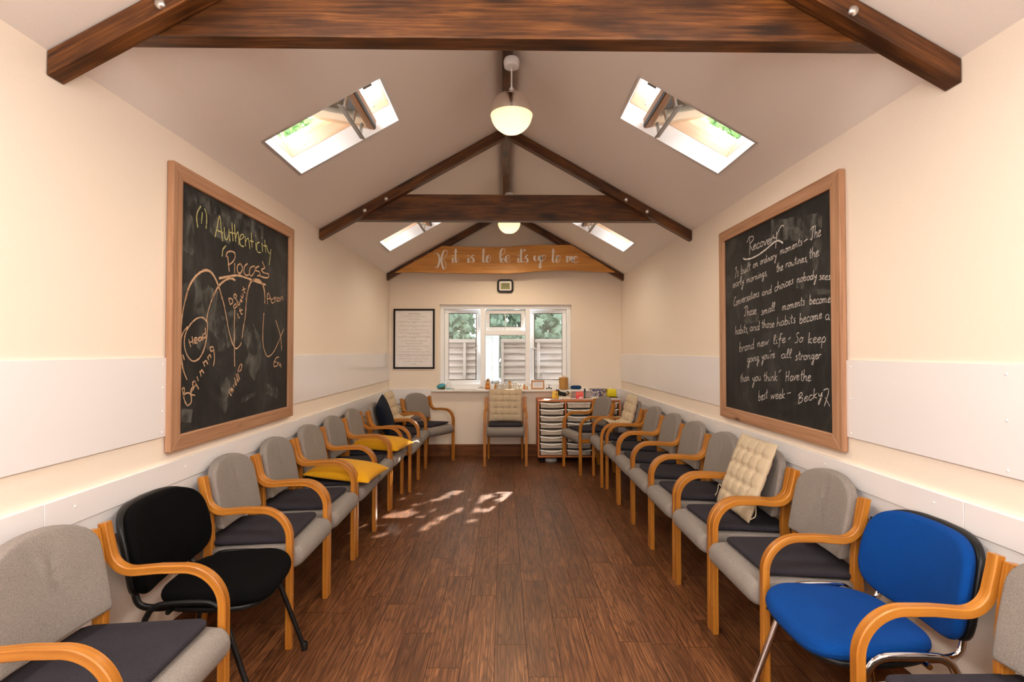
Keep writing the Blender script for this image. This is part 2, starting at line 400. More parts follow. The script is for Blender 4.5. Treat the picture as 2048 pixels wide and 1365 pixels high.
struct(MB().add([(XL, YF, 0), (XL, YB, 0), (XL, YB, EV), (XL, YF, EV)], [(0, 1, 2, 3)]).build('wall_left', M['wall'], smooth=False), 'cream painted left wall')
struct(MB().add([(XR, YF, 0), (XR, YB, 0), (XR, YB, EV), (XR, YF, EV)], [(0, 1, 2, 3)]).build('wall_right', M['wall'], smooth=False), 'cream painted right wall')
WX0, WX1, WZ0, WZ1, WY = -.835, .875, .85, 1.96, 6.885
mb = MB(); panel_with_holes(mb, [XL, XR], [0, EV], [(WX0, WX1, WZ0, WZ1)], lambda a, b: (a, YB, b))
mb.add([(XL, YB, EV), (XR, YB, EV), (XC, YB, RZ)], [(0, 1, 2)])
for a in (((WX0, WZ0), (WX0, WZ1)), ((WX0, WZ1), (WX1, WZ1)), ((WX1, WZ1), (WX1, WZ0)), ((WX1, WZ0), (WX0, WZ0))):
    (p, q), (r_, s_) = a; mb.add([(p, YB, q), (r_, YB, s_), (r_, YB+.16, s_), (p, YB+.16, q)], [(0, 1, 2, 3)])
struct(mb.build('wall_back', M['wall'], smooth=False), 'cream painted gable end wall with the window')
# wall behind the camera with glazed doors
mb = MB(); panel_with_holes(mb, [XL, XR], [0, EV], [(-.65, -.15, .42, 2.0)], lambda a, b: (a, YF, b)); mb.add([(XL, YF, EV), (XR, YF, EV), (XC, YF, RZ)], [(0, 1, 2)])
struct(mb.build('wall_front', M['wall'], smooth=False), 'cream wall behind the camera')
mb = MB()
for x in (-.80, -.15): mb.box(x, x+.15, YF-.03, YF+.03, 0, 2.1)
mb.box(-.65, -.15, YF-.03, YF+.03, 2.0, 2.1); mb.box(-.65, -.15, YF-.03, YF+.03, 0, .42)
struct(mb.build('door_1', M['white'], smooth=False), 'white glazed door behind the camera')
# outer roof skin, keeps daylight out of the roof void
# skirting
def skirting(name, path_fn, L):
    prof = [(0, 0), (.018, 0), (.018, .115), (.014, .125), (.016, .13), (.012, .145), (.004, .155), (0, .155)]
    mb = MB(); n = len(prof)
    vs = [path_fn(0, d, z) for d, z in prof]+[path_fn(L, d, z) for d, z in prof]
    fs = [(i, (i+1) % n, (i+1) % n+n, i+n) for i in range(n)]+[tuple(range(n)), tuple(range(2*n-1, n-1, -1))]
    g = [(0, d*2, z) for d, z in prof]+[(L, d*2, z) for d, z in prof]
    mb.add(vs, fs, g=g); return struct(mb.build(name, M['skirt'], sharp=25), 'dark stained timber skirting board')
skirting('baseboard_back', lambda t, d, z: (XL+t, YB-d, z), XR-XL)
skirting('baseboard_left', lambda t, d, z: (XL+d, YF+t, z), YB-YF)
skirting('baseboard_right', lambda t, d, z: (XR-d, YF+t, z), YB-YF)

# white plastic wall panels
tn = [0]
def wall_panel(side, y0, y1, z0, z1, th, label, groove=None, joints=(), screws=()):
    tn[0] += 1; mb = MB(); X = XL if side == 'L' else XR; s = 1 if side == 'L' else -1
    cuts = [y0]+[j for j in joints if y0 < j < y1]+[y1]
    zs = [z0, z1] if groove is None else [z0, groove, z1]
    for a, b in zip(cuts, cuts[1:]):
        for c, d in zip(zs, zs[1:]):
            t = th if (groove is None or d == z1) else th*.8
            e = .0008
            xs = sorted((X, X+s*t)); mb.box(xs[0], xs[1], a+e, b-e, c+e, d-e, 'y')
    for (y, z) in screws:
        m = Matrix.Translation((X+s*th, y, z)) @ Matrix.Rotation(s*PI/2, 4, 'Y'); mb.lathe([(.0048, -.001), (.0045, .0015), (.002, .0026), (1e-5, .003)], 10, m=m)
    return struct(mb.build('trim_%d' % tn[0], M['panel'], bevel=.0012), label)
wall_panel('L', YF+.01, 2.318, .987, 1.331, .008, 'long white plastic panel left of the left blackboard', screws=[(2.29, 1.30), (2.29, 1.2), (2.29, 1.1), (2.29, 1.01), (1.4, 1.3), (1.4, 1.01)])
wall_panel('L', 3.65, YB-.005, .985, 1.331, .008, 'white plastic panel between left blackboard and end wall', screws=[(3.7, 1.3), (3.7, 1.01), (5.3, 1.3), (5.3, 1.01)])
wall_panel('R', YF+.01, 2.305, .980, 1.320, .008, 'long white plastic panel right of the right blackboard', screws=[(2.27, 1.29), (2.27, 1.15), (2.27, 1.0), (1.56, 1.29), (1.56, 1.15), (1.56, 1.0)])
wall_panel('R', 3.62, YB-.005, .972, 1.320, .008, 'white plastic panel between right blackboard and end wall', screws=[(3.68, 1.29), (3.9, 1.01), (5.2, 1.29), (5.2, 1.0)])
sc = [(1.2+.62*k, .83) for k in range(9)]
wall_panel('L', YF+.01, YB-.03, .668, .872, .02, 'low white chair rail panel along the left wall', .772, (1.7, 4.14), sc)
wall_panel('R', YF+.01, YB-.03, .665, .868, .02, 'low white chair rail panel along the right wall', .77, (1.7, 4.12), sc)
tn[0] += 1; struct(bx('trim_%d' % tn[0], M['panel'], None, XL+.001, -.94, YB-.014, YB, .68, .872, bevel=.0015), 'low white panel on the end wall left of the window sill')
tn[0] += 1; struct(bx('trim_%d' % tn[0], M['panel'], None, 1.02, XR-.001, YB-.014, YB, .68, .872, bevel=.0015), 'low white panel on the end wall above the tray cabinet')

# ---------------------------------------------------------------- roof timbers
def truss(y, label, bolts=True):
    t = empty('roof_truss', (XC, y, EV), 0, label, 'roof truss', 'dark timber roof trusses')
    h = 1.5-.003; d0 = .003; dp = .088
    for s in (-1, 1):
        poly = [(s*h, -dp+.004), (s*h, -.004), (s*.002, SL*1.5-.004-d0), (s*.002, SL*1.5-dp-d0)]
        mb = MB(); n = 4
        vs = [(a, 0, b) for a, b in poly]+[(a, .068, b) for a, b in poly]
        g = [(abs(a)/CA, yy, b-SL*(1.5-abs(a))) for yy in (0, .068) for a, b in poly]
        mb.add(vs, [(0, 1, 2, 3), (7, 6, 5, 4)]+[(i, i+4, (i+1) % 4+4, (i+1) % 4) for i in range(4)], g=g)
        mb.build('rafter', M['dark'], t, bevel=.004)
        if bolts:
            for bxx, bz in ((1.135, .15), (.965, .245)):
                m = Matrix.Translation((s*bxx, 0, bz)) @ Matrix.Rotation(PI/2, 4, 'X')
                MB().lathe([(.018, 0), (.0175, .004), (.013, .010), (.006, .0135), (1e-5, .0145)], 16, m=m).build('bolt', M['nickel'], t, sharp=60)
    z0, z1 = 2.425-EV, 2.638-EV
    a0, a1 = 1.5-z0/SL-.008, 1.5-z1/SL-.008
    MB().prism([(-a0, z0), (a0, z0), (a1, z1), (-a1, z1)], 'xz', .070, .145).build('tie_beam', M['dark'], t, bevel=.004)
    return t
truss(1.70, 'dark stained timber truss nearest the camera, across the top of the photo')
truss(4.20, 'middle dark timber truss with bolts, behind the nearer globe lamp')
truss(6.62, 'far dark timber truss against the end wall behind the wooden sign')
rb = bx('ridge_beam', M['dark'], None, XC-.032, XC+.032, YF, YB-.002, RZ-.092, RZ-.02, axis='y', bevel=.003)
tag(rb, 'dark timber ridge beam running along the ceiling peak', 'beam')

# ---------------------------------------------------------------- roof windows
def roof_window(n, side, so, y0, y1, label):
    L = SE-SO; w = y1-y0
    root = empty('window_%d' % n, label=label, kind='structure')
    if side == 'L': m = Matrix(((CA, 0, -SA, XL+(so+L/2)*CA), (0, 1, 0, (y0+y1)/2), (SA, 0, CA, EV+(so+L/2)*SA), (0, 0, 0, 1)))
    else: m = Matrix(((-CA, 0, SA, XR-(so+L/2)*CA), (0, -1, 0, (y0+y1)/2), (SA, 0, CA, EV+(so+L/2)*SA), (0, 0, 0, 1)))
    root.matrix_world = m
    a, b = L/2, w/2; t = .02
    mb = MB()
    def ringbox(mb, a, b, t, n0, n1, tilt=None):
        f = (lambda *q: mb.obox(tilt, *q[:-1], axis=q[-1])) if tilt is not None else (lambda *q: mb.box(*q[:-1], axis=q[-1]))
        f(-a-t, -a, -b-t, b+t, n0, n1, 'y'); f(a, a+t, -b-t, b+t, n0, n1, 'y'); f(-a, a, -b-t, -b, n0, n1, 'x'); f(-a, a, b, b+t, n0, n1, 'x')
    ringbox(mb, a, b, t, 0, .115); mb.build('reveal', M['reveal'], root, smooth=False)
    mb = MB(); ringbox(mb, a-.002, b-.002, .05, .115, .195); mb.build('frame', M['skypine'], root, bevel=.002)
    mb = MB(); ringbox(mb, a+.004, b+.004, .05, .197, .25); mb.build('outer_frame', M['skypine'], root, bevel=.002)
    # centre-pivot sash tipped open, upper end swung into the room
    T = Matrix.Translation((.016, 0, .19)) @ Matrix.Rotation(math.radians(40), 4, 'Y')
    aw, bw = .245, b-.062
    mb = MB(); a_, b_, t_ = aw-.045, bw, .045
    mb.obox(T, -a_-t_, -a_, -b_-t_, b_+t_, -.03, .03, axis='y')
    for s in (-1, 1): mb.obox(T, -a_, a_, min(s*b_, s*(b_+t_)), max(s*b_, s*(b_+t_)), -.03, .03)
    mb.build('sash', M['skypine'], root, bevel=.003)
    mb = MB(); mb.obox(T, a_+.001, a_+t_, -b_-t_, b_+t_, -.03, .03, axis='y'); mb.build('top_rail', M['sashpine'], root, bevel=.003)
    mb = MB(); mb.obox(T, -aw+.04, aw-.04, -bw-.005, bw+.005, .012, .018); mb.build('pane', M['glass'], root, smooth=False)
    mb = MB(); mb.obox(T, aw-.075, aw-.045, -b+.03, b-.03, -.105, -.097, axis='y')
    mb.build('vent_bar', M['steel'], root, bevel=.002)
    mb = MB()
    for yy in (-.16, 0, .16): mb.obox(T, aw-.064, aw-.052, yy-.012, yy+.012, -.099, -.03)
    mb.build('vent_bracket', M['nickel'], root)
    mb = MB(); mb.obox(T, aw+.001, aw+.006, -b+.025, b-.025, -.026, -.006, axis='y'); mb.build('top_seal', M['blackplastic'], root)
    mb = MB(); mb.box(a-.10, a-.04, -.15, .15, .215, .25); mb.box(a-.14, a-.09, -.02, .02, .2, .24); mb.build('catch', M['blackplastic'], root)
    for s in (-1, 1):
        for xx in (-.24, .25):
            MB().lathe([(.008, -.001), (.008, .002), (1e-5, .003)], 10, m=Matrix.Translation((xx, s*(b-.002), .155)) @ Matrix.Rotation(s*PI/2, 4, 'X')).build('screw_cap', M['steel'], root)
    return root
roof_window(2, 'L', SO, 2.76, 3.26, 'nearer roof window in the left ceiling slope')
roof_window(3, 'L', SO, 5.305, 5.79, 'farther roof window in the left ceiling slope')
roof_window(4, 'R', SO-.02, 2.715, 3.19, 'nearer roof window in the right ceiling slope')
roof_window(5, 'R', SO-.02, 5.27, 5.745, 'farther roof window in the right ceiling slope')

# ---------------------------------------------------------------- casement window
def casement():
    r = empty('window_1', (0, WY, 0), label='white casement window in the end wall', kind='structure')
    mb = MB(); d0, d1 = -.03, .04; t = .052
    mb.box(WX0, WX1, d0, d1, WZ1-t, WZ1); mb.box(WX0, WX1, d0, d1, WZ0, WZ0+.075)
    mb.box(WX0, WX0+t, d0, d1, WZ0+.075, WZ1-t, 'z'); mb.box(WX1-t, WX1, d0, d1, WZ0+.075, WZ1-t, 'z')
    for a, b in ((-.31, -.244), (.278, .343)): mb.box(a, b, d0, d1, WZ0+.075, WZ1-t, 'z')
    mb.box(-.244, .278, d0, d1, 1.563, 1.625)
    mb.build('window_frame', M['white'], r, bevel=.006)
    MB().box(-.244, .278, .002, .008, WZ0+.07, 1.565).build('pane', M['glass'], r, smooth=False)
    z0, z1 = WZ0+.07, WZ1-t+.004
    def sash(x0, x1, za, zb, T, nm='sash'):
        e = empty(nm, parent_dummy) if False else None
        f = .055; mb = MB()
        mb.obox(T, x0, x1, -.02, .025, zb-f, zb); mb.obox(T, x0, x1, -.02, .025, za, za+f)
        mb.obox(T, x0, x0+f, -.02, .025, za+f, zb-f, axis='z'); mb.obox(T, x1-f, x1, -.02, .025, za+f, zb-f, axis='z')
        s = mb.build('sash', M['white'], r, bevel=.006)
        g = MB(); g.obox(T, x0+f-.008, x1-f+.008, 0, .006, za+f-.008, zb-f+.008); g.build('pane', M['glass'], s, smooth=False)
        k = MB()
        for q in ((x0+f-.001, x0+f+.006, za+f, zb-f), (x1-f-.006, x1-f+.001, za+f, zb-f)): k.obox(T, q[0], q[1], -.006, .008, q[2], q[3])
        k.obox(T, x0+f, x1-f, -.006, .008, za+f-.001, za+f+.006); k.obox(T, x0+f, x1-f, -.006, .008, zb-f-.006, zb-f+.001)
        k.build('gasket', M['blackplastic'], s); return s
    def handle(T, x, z, dx, s):
        h = MB(); h.obox(T, x-.012, x+.012, -.028, -.018, z-.035, z+.035)
        p = [T @ Vector(q) for q in ((x, -.03, z), (x, -.055, z-.003), (x+dx*.05, -.06, z-.02), (x+dx*.12, -.055, z-.05))]
        h.tube(smooth_path(p, 4), .008, 8); h.build('handle', M['white'], s)
    T1 = Matrix.Translation((WX0+t, .03, 0)) @ Matrix.Rotation(math.radians(11), 4, 'Z')
    s1 = sash(.0, .475, z0, z1, T1); handle(T1, .447, 1.41, -1, s1)
    T2 = Matrix.Translation((WX1-t, .03, 0)) @ Matrix.Rotation(math.radians(-11), 4, 'Z')
    s2 = sash(-.48, 0, z0, z1, T2); handle(T2, -.452, 1.41, 1, s2)
    T3 = Matrix.Translation((0, .03, z1-.01)) @ Matrix.Rotation(math.radians(14), 4, 'X')
    s3 = sash(-.243, .277, -.285, 0, T3); 
    h = MB(); h.tube([T3 @ Vector(q) for q in ((.017, -.05, -.27), (.017, -.05, -.1), (.012, -.03, -.05))], .006, 8); h.build('handle', M['white'], s3)
    MB().box(WX0-.085, 1.114, -.165, .0, WZ0-.014, WZ0+.014).build('window_sill', M['whitepaint'], r, bevel=.006)
    return r
casement()
SILL = WZ0+.0145

# ---------------------------------------------------------------- blackboards with chalk
def ribbon(mb, pts, w, jitter=.15, wfun=None):
    """flat chalk stroke: pts are (u, v) in the board's plane, written to mb with mapping mb.P(u, v)"""
    if len(pts) == 1: pts = [pts[0], (pts[0][0]+w*.6, pts[0][1]+w*.3)]
    P = [(p.x, p.y) for p in smooth_path([Vector((a, b, 0)) for a, b in pts], 5)]
    vs = []; n = len(P)
    for i, (a, b) in enumerate(P):
        q0, q1 = P[max(0, i-1)], P[min(n-1, i+1)]
        tx, ty = q1[0]-q0[0], q1[1]-q0[1]; L = math.hypot(tx, ty) or 1
        ww = (wfun(tx/L, ty/L) if wfun else w)*rnd.uniform(1-jitter, 1+jitter)/2
        vs += [mb.P(a-ty/L*ww, b+tx/L*ww), mb.P(a+ty/L*ww, b-tx/L*ww)]
    mb.add(vs, [(2*i, 2*i+1, 2*i+3, 2*i+2) for i in range(n-1)])
def blackboard(side, y0, y1, z0, z1, label):
    X = XL if side == 'L' else XR; s = 1 if side == 'L' else -1
    r = empty('blackboard', (X, (y0+y1)/2, (z0+z1)/2), 0, label, 'blackboard')
    hy, hz = (y1-y0)/2, (z1-z0)/2; fw = .070; th = .032
    def B(*q): return sorted((q[0]*s, q[1]*s))
    x0, x1 = B(.002, th)
    for nm, poly, ax in (('frame_rail', [(-hy, hz), (hy, hz), (hy-fw, hz-fw), (-hy+fw, hz-fw)], 'y'), ('frame_rail', [(-hy, -hz), (hy, -hz), (hy-fw, -hz+fw), (-hy+fw, -hz+fw)], 'y'),
                         ('frame_stile', [(-hy, -hz), (-hy, hz), (-hy+fw, hz-fw), (-hy+fw, -hz+fw)], 'z'), ('frame_stile', [(hy, -hz), (hy, hz), (hy-fw, hz-fw), (hy-fw, -hz+fw)], 'z')):
        MB().prism(poly, 'yz', x0, x1, ax).build(nm, M['pine'], r, bevel=.004)
    x0, x1 = B(.004, .016); MB().box(x0, x1, -hy+fw-.005, hy-fw+.005, -hz+fw-.005, hz-fw+.005).build('slate', M['slate'], r, smooth=False)
    return r, X+s*.0166
bl, XSL = blackboard('L', 2.312, 3.638, .915, 2.198, 'blackboard on the left wall headed Authenticity, with chalk curves')
br, XSR = blackboard('R', 2.298, 3.607, .913, 2.172, 'blackboard on the right wall filled with white handwriting headed Recovery')
def writer(root, X):
    def mk():
        mb = MB(); mb.P = lambda y, z: (X-root.location.x, y-root.location.y, z-root.location.z); return mb
    return mk
mkL, mkR = writer(bl, XSL), writer(br, XSR)
def traced(mb, X, strokes, ox, oy, k, w, jitter=.25):
    for st in strokes: ribbon(mb, [(lambda p: (p.y, p.z))(onX(ox+a*k, oy+b*k, X)) for a, b in st], w, jitter)
def P_(s): return [[tuple(float(c) for c in p.split(',')) for p in st.split()] for st in s.strip().split('|')]
K1, K2 = 240/1260, 240/1092
yellow_txt = P_("325,380 290,440 280,510 292,608|340,445 330,565|362,405 382,460 385,540 378,615|472,705 495,600 520,482 535,600 552,752|487,630 555,662|570,600 572,690 590,735 612,700 620,620|618,650 630,750|652,558 655,660 662,750|625,655 690,670|678,570 682,680 690,755|688,720 705,660 718,670 725,790|728,740 770,710 768,680 745,685 730,740 745,795 775,805|790,700 792,800|792,760 815,720 828,740 838,828|855,660 858,750 862,815|842,745 878,755|900,765 905,845|898,692|940,760 915,775 912,830 925,865 955,868|965,770 972,860|962,716|995,735 1000,800 1005,868|980,795 1018,800|1015,810 1030,860 1045,880|1060,835 1050,930 1040,1000|588,795 555,840 548,910")
mb = mkL(); traced(mb, XSL, yellow_txt, 340, 340, K1, .0068); mb.build('chalk_title', M['chalky'], bl, smooth=False)
or1 = P_("605,905 615,990 622,1070|588,915 600,870 640,855 680,875 680,930 650,975 608,1000|680,980 678,1088|735,985 708,1010 710,1070 740,1085 762,1030 740,985|815,985 785,1010 775,1070 800,1108 830,1100|885,1010 845,1030 835,1090 860,1112 895,1050 890,1010 897,1045|935,1010 905,1030 900,1055 935,1070 945,1100 915,1115|990,1035 960,1050 985,1080 1035,1095 1030,1130 985,1130 935,1110|970,962 1000,1040")
mb = mkL(); traced(mb, XSL, or1, 340, 340, K1, .0080)
or2 = P_("160,1365 200,1230 260,1130 330,1070 390,1055 440,1085 480,1150 520,1250 552,1365|515,1140 640,1115 720,1110 800,1135 900,1170 1005,1208|800,1365 825,1240 855,1170 900,1150 950,1170 985,1240 997,1340|440,1365 480,1270 540,1190 610,1145 660,1145 685,1162")
traced(mb, XSL, or2, 340, 340, K1, .0115)
or3 = P_("455,0 490,130 515,260 540,390 570,490 600,535 635,510 650,480|655,440 668,340 685,240 695,100 712,0|862,0 864,60 862,125|855,210 845,370 848,500 870,580 895,608 940,570 985,480 1035,355|420,10 370,120 340,230 335,280 342,310|335,290 300,255 250,258 190,310 145,390 130,480 145,570 180,630 220,650 270,620 310,540 335,430 342,300|165,0 125,150 105,300 95,430 92,530 100,640 120,730 155,820|160,335 115,400 100,480 100,590 125,740|115,590 132,640|588,180 585,400 588,700|962,278 1000,400 1012,470 1016,553|170,450 188,520|172,482 205,470|200,425 212,495|220,470 245,455 240,435 222,450 228,485 250,480|285,430 262,440 262,465 285,455 290,430 300,460|320,395 300,410 305,440 325,430|320,345 328,440|533,80 550,140|535,75 565,85 570,115 550,135|590,35 580,60 595,80 605,55 590,35|600,125 580,145 585,168 605,150 600,125 612,160|605,85 620,140 635,125 622,110|640,90 645,110 655,100 640,85|645,50 655,75 665,60 662,30|665,-30 672,10 685,30|655,5 685,-10|615,215 625,255 635,250|635,165 645,215 660,220|630,195 660,180|888,130 885,60 895,30 915,80 925,110|888,85 918,75|935,80 920,95 928,120 945,115|948,60 955,115|940,80 970,70|965,85 970,110|985,70 975,95 990,105 998,80 985,70|1005,75 1008,105|1006,85 1018,60 1030,95|965,620 945,665 950,700 975,690|948,660 970,655|965,620 990,612|975,660 982,695|980,670 990,665 998,695|1005,665 1012,710|1010,680 995,690|110,895 130,1000 158,1058|112,900 130,895 128,950 118,975|122,965 155,938 185,950 195,990 190,1030 160,1056|190,930 215,900 200,895 188,925 200,955 228,960|222,830 205,850 215,885 238,860 225,830 262,905|245,790 258,830|270,740 285,790|275,760 290,730 308,760|300,655 318,700|305,675 325,645 345,680|340,610 352,640|345,620 362,590 375,620|395,520 365,525 375,560 400,545|395,530 405,620 395,695|535,930 560,965|540,930 550,905 565,930 560,895 580,920|575,865 585,890|590,850 600,870 605,850 590,840|585,800 600,845|605,815 620,835 622,815|600,770 625,830|615,760 635,820|620,745 640,735 655,690 640,680 620,740 650,730")
traced(mb, XSL, or3, 340, 580, K2, .0068)
mb.build('chalk_diagram', M['chalko'], bl, smooth=False)

mb = mkL(); ox = XSL-.0003
for pts, w in ((P_("480,800 500,900 470,1020 510,1110")[0], .10), (P_("520,850 560,960")[0], .07), (P_("100,1140 200,1150")[0], .06), (P_("880,900 980,940")[0], .07), (P_("640,1010 780,945")[0], .03), (P_("130,140 250,60 420,150")[0], .16), (P_("250,330 420,420 620,300")[0], .18), (P_("700,350 780,560 720,760")[0], .16)):
    ribbon(mb, [(lambda p: (p.y, p.z))(onX(340+a*K2, 580+b*K2, ox)) for a, b in pts], w, .1)
for pts, w in ((P_("160,220 420,330 700,520 980,700")[0], .13), (P_("130,420 180,620 160,860")[0], .12), (P_("420,560 640,700")[0], .10)):
    ribbon(mb, [(lambda p: (p.y, p.z))(onX(340+a*K1, 340+b*K1, ox)) for a, b in pts], w, .1)
mb.v = [(x-.0003, y, z) for x, y, z in mb.v]; mb.build('chalk_dust', M['dust'], bl, smooth=False)
# simple joined-up hand: letters as strokes, x-height 1
FONT = {'a': (1.1, "0.85,0.8 0.5,1 0.1,0.6 0.2,0.1 0.5,0.05 0.8,0.5 0.85,0.95 0.85,0.2 1.1,0.1"), 'b': (1.0, "0.1,2.1 0.1,1 0.12,0.05|0.12,0.5 0.4,0.95 0.75,0.7 0.7,0.15 0.35,0 0.12,0.2"),
        'c': (.9, "0.75,0.85 0.4,1 0.1,0.6 0.2,0.1 0.5,0 0.85,0.25"), 'd': (1.1, "0.8,0.8 0.45,0.95 0.1,0.55 0.2,0.05 0.55,0.05 0.8,0.5|0.85,2.1 0.85,0.2 1.05,0.05"),
        'e': (.9, "0.1,0.5 0.5,0.6 0.7,0.85 0.45,1 0.15,0.75 0.12,0.25 0.4,0 0.85,0.25"), 'f': (.8, "0.75,1.9 0.5,2.1 0.35,1.6 0.35,0 0.25,-0.9|0.05,0.9 0.7,1"),
        'g': (1.0, "0.75,0.85 0.4,1 0.1,0.6 0.3,0.1 0.7,0.5 0.78,0.95 0.75,-0.5 0.55,-1.2 0.3,-0.9 0.6,-0.3 0.95,0.1"), 'h': (1.0, "0.1,2.1 0.1,0|0.12,0.5 0.45,0.95 0.7,0.7 0.72,0.15 0.95,0.05"),
        'i': (.5, "0.15,0.9 0.15,0.2 0.45,0.05|0.2,1.45"), 'k': (.95, "0.1,2.1 0.1,0|0.7,1 0.15,0.5 0.8,0"), 'l': (.55, "0.1,0.5 0.4,1.6 0.3,2.1 0.12,1.6 0.15,0.3 0.5,0.05"),
        'm': (1.5, "0.1,0.95 0.12,0|0.12,0.6 0.4,0.95 0.55,0.7 0.55,0|0.56,0.6 0.85,0.95 1.05,0.7 1.05,0.1 1.35,0.1"), 'n': (1.0, "0.1,0.95 0.12,0|0.12,0.6 0.45,0.95 0.65,0.7 0.66,0.1 0.95,0.1"),
        'o': (.95, "0.45,1 0.12,0.7 0.15,0.15 0.45,0 0.75,0.3 0.7,0.8 0.45,1 0.6,0.85 0.95,0.85"), 'p': (1.0, "0.1,0.9 0.15,-1.1|0.12,0.5 0.45,1 0.8,0.7 0.7,0.1 0.35,0 0.15,0.2"),
        'r': (.75, "0.1,0.95 0.12,0|0.12,0.55 0.35,0.95 0.7,0.85"), 's': (.8, "0.65,0.9 0.4,1 0.25,0.75 0.6,0.4 0.5,0.05 0.1,0.05"), 't': (.7, "0.3,1.9 0.3,0.3 0.6,0.05|0.0,1.15 0.65,1.3"),
        'u': (1.05, "0.1,0.95 0.12,0.3 0.4,0 0.7,0.4 0.75,0.95 0.75,0.2 1.0,0.05"), 'v': (.9, "0.05,0.95 0.35,0.05 0.7,0.95 0.9,0.9"), 'w': (1.3, "0.05,0.95 0.25,0.1 0.55,0.8 0.8,0.1 1.05,0.95 1.25,0.9"),
        'y': (.95, "0.1,0.95 0.2,0.4 0.5,0.3 0.75,0.9|0.8,0.95 0.65,-0.4 0.4,-1.3 0.2,-1.1 0.5,-0.3 0.9,0.2"), 'I': (.8, "0.1,1.7 0.5,2.1 0.45,1 0.3,0.1 0.05,-0.1"), 'C': (1.1, "0.9,1.9 0.5,2 0.15,1.2 0.2,0.3 0.55,0 0.95,0.25"),
        'T': (1.2, "0.05,1.7 0.4,2.0 1.2,2.1|0.7,2 0.65,0.6 0.4,0 0.1,0.2"), 'S': (1.0, "0.85,1.9 0.5,2.1 0.25,1.6 0.7,0.8 0.5,0.1 0.05,0.1"), 'H': (1.3, "0.1,2 0.1,0|0.9,2.1 0.85,0|0.1,0.9 0.9,1.1"), 'B': (1.2, "0.2,2 0.2,-0.1|0.0,1.7 0.5,2.1 0.8,1.6 0.25,1.1 0.9,0.9 0.8,0.2 0.2,0"),
        ',': (.4, "0.15,0.1 0.05,-0.4"), '-': (.8, "0.1,0.6 0.75,0.75"), "'": (.35, "0.2,1.9 0.1,1.5"), '.': (.3, "0.1,0.05")}
def words(mb, X, items, ox, oy, k, w):
    for txt, x0, y0, x1, y1, xh in items:
        adv = sum(FONT[c][0] for c in txt); u = 0
        for c in txt:
            a, st = FONT[c]
            jy = rnd.uniform(-.06, .06)
            for s_ in P_(st):
                pts = []
                for (p, q) in s_:
                    t = (u+p+q*.10)/adv
                    pts.append((lambda r_: (r_.y, r_.z))(onX(ox+(x0+(x1-x0)*t)*k, oy+(y0+(y1-y0)*t-(q+jy)*xh)*k, X)))
                ribbon(mb, pts, w, .3)
            u += a
k3, k4 = 230/1427, 230/1365
mb = mkR()
traced(mb, XSR, P_("300,330 310,440 305,555|270,410 300,345 345,330 350,370 310,430 345,505|600,310 610,350 645,340|640,270 640,340 632,420 628,478|640,330 670,250 700,200 722,195 730,215"), 1450, 420, k3, .0052)
words(mb, XSR, [('ecover', 345, 500, 600, 400, 62)], 1450, 420, k3, .0052)
traced(mb, XSR, P_("225,603 260,615 330,600 420,555 520,480 600,410 660,382 720,412"), 1450, 420, k3, .009)
words(mb, XSR, [('Is', 120, 845, 170, 815, 60), ('built', 195, 800, 315, 750, 52), ('on', 345, 725, 408, 695, 46), ('ordinary', 435, 680, 640, 595, 44), ('moments', 680, 560, 960, 430, 50), ('-', 970, 430, 1020, 400, 50), ('The', 1055, 375, 1192, 325, 75),
                ('early', 95, 975, 235, 915, 50), ('mornings,', 265, 915, 528, 805, 46), ('the', 635, 780, 722, 745, 58), ('routines,', 750, 718, 1028, 632, 50), ('the', 1040, 612, 1165, 570, 66),
                ('Conversations', 105, 1200, 425, 1070, 52), ('and', 455, 1070, 580, 1030, 48), ('choices', 612, 1020, 850, 910, 52), ('nobody', 890, 905, 1140, 850, 52), ('sees', 1165, 870, 1312, 865, 52),
                ('Those', 232, 1320, 390, 1290, 56), ('small', 445, 1310, 618, 1250, 52), ('moments', 708, 1250, 990, 1180, 54), ('become', 1045, 1175, 1310, 1150, 58)], 1450, 420, k3, .0043)
words(mb, XSR, [('habits,', 120, 295, 275, 265, 50), ('and', 292, 255, 412, 240, 50), ('those', 432, 220, 588, 205, 50), ('habits', 612, 200, 838, 155, 54), ('become', 882, 168, 1152, 98, 58), ('a', 1185, 115, 1245, 125, 66),
                ('brand', 168, 505, 345, 462, 58), ('new', 380, 445, 522, 410, 52), ('life', 570, 415, 722, 385, 54), ('-', 745, 388, 780, 362, 50), ('So', 828, 400, 928, 380, 56), ('keep', 985, 400, 1200, 382, 62),
                ("going,", 262, 628, 415, 598, 50), ("you're", 432, 590, 592, 568, 50), ('all', 662, 575, 788, 575, 52), ('stronger', 828, 600, 1140, 580, 54),
                ('than', 178, 865, 290, 835, 50), ('you', 322, 850, 428, 840, 52), ('think', 455, 850, 625, 838, 54), ('-', 632, 770, 665, 740, 40), ('Have', 718, 850, 882, 832, 58), ('the', 892, 850, 1022, 845, 66),
                ('best', 395, 1085, 505, 1050, 58), ('week', 540, 1065, 715, 1050, 56), ('-', 725, 1020, 780, 1010, 40), ('Becky', 860, 1120, 1158, 1030, 58)], 1450, 620, k4, .0043)
traced(mb, XSR, P_("1170,960 1200,940 1228,945 1222,1010 1178,1145|1190,1040 1243,1145"), 1450, 620, k4, .0043)
mb.build('chalk_writing', M['chalkw'], br, smooth=False)
mb = mkR(); ox = XSR+.0003
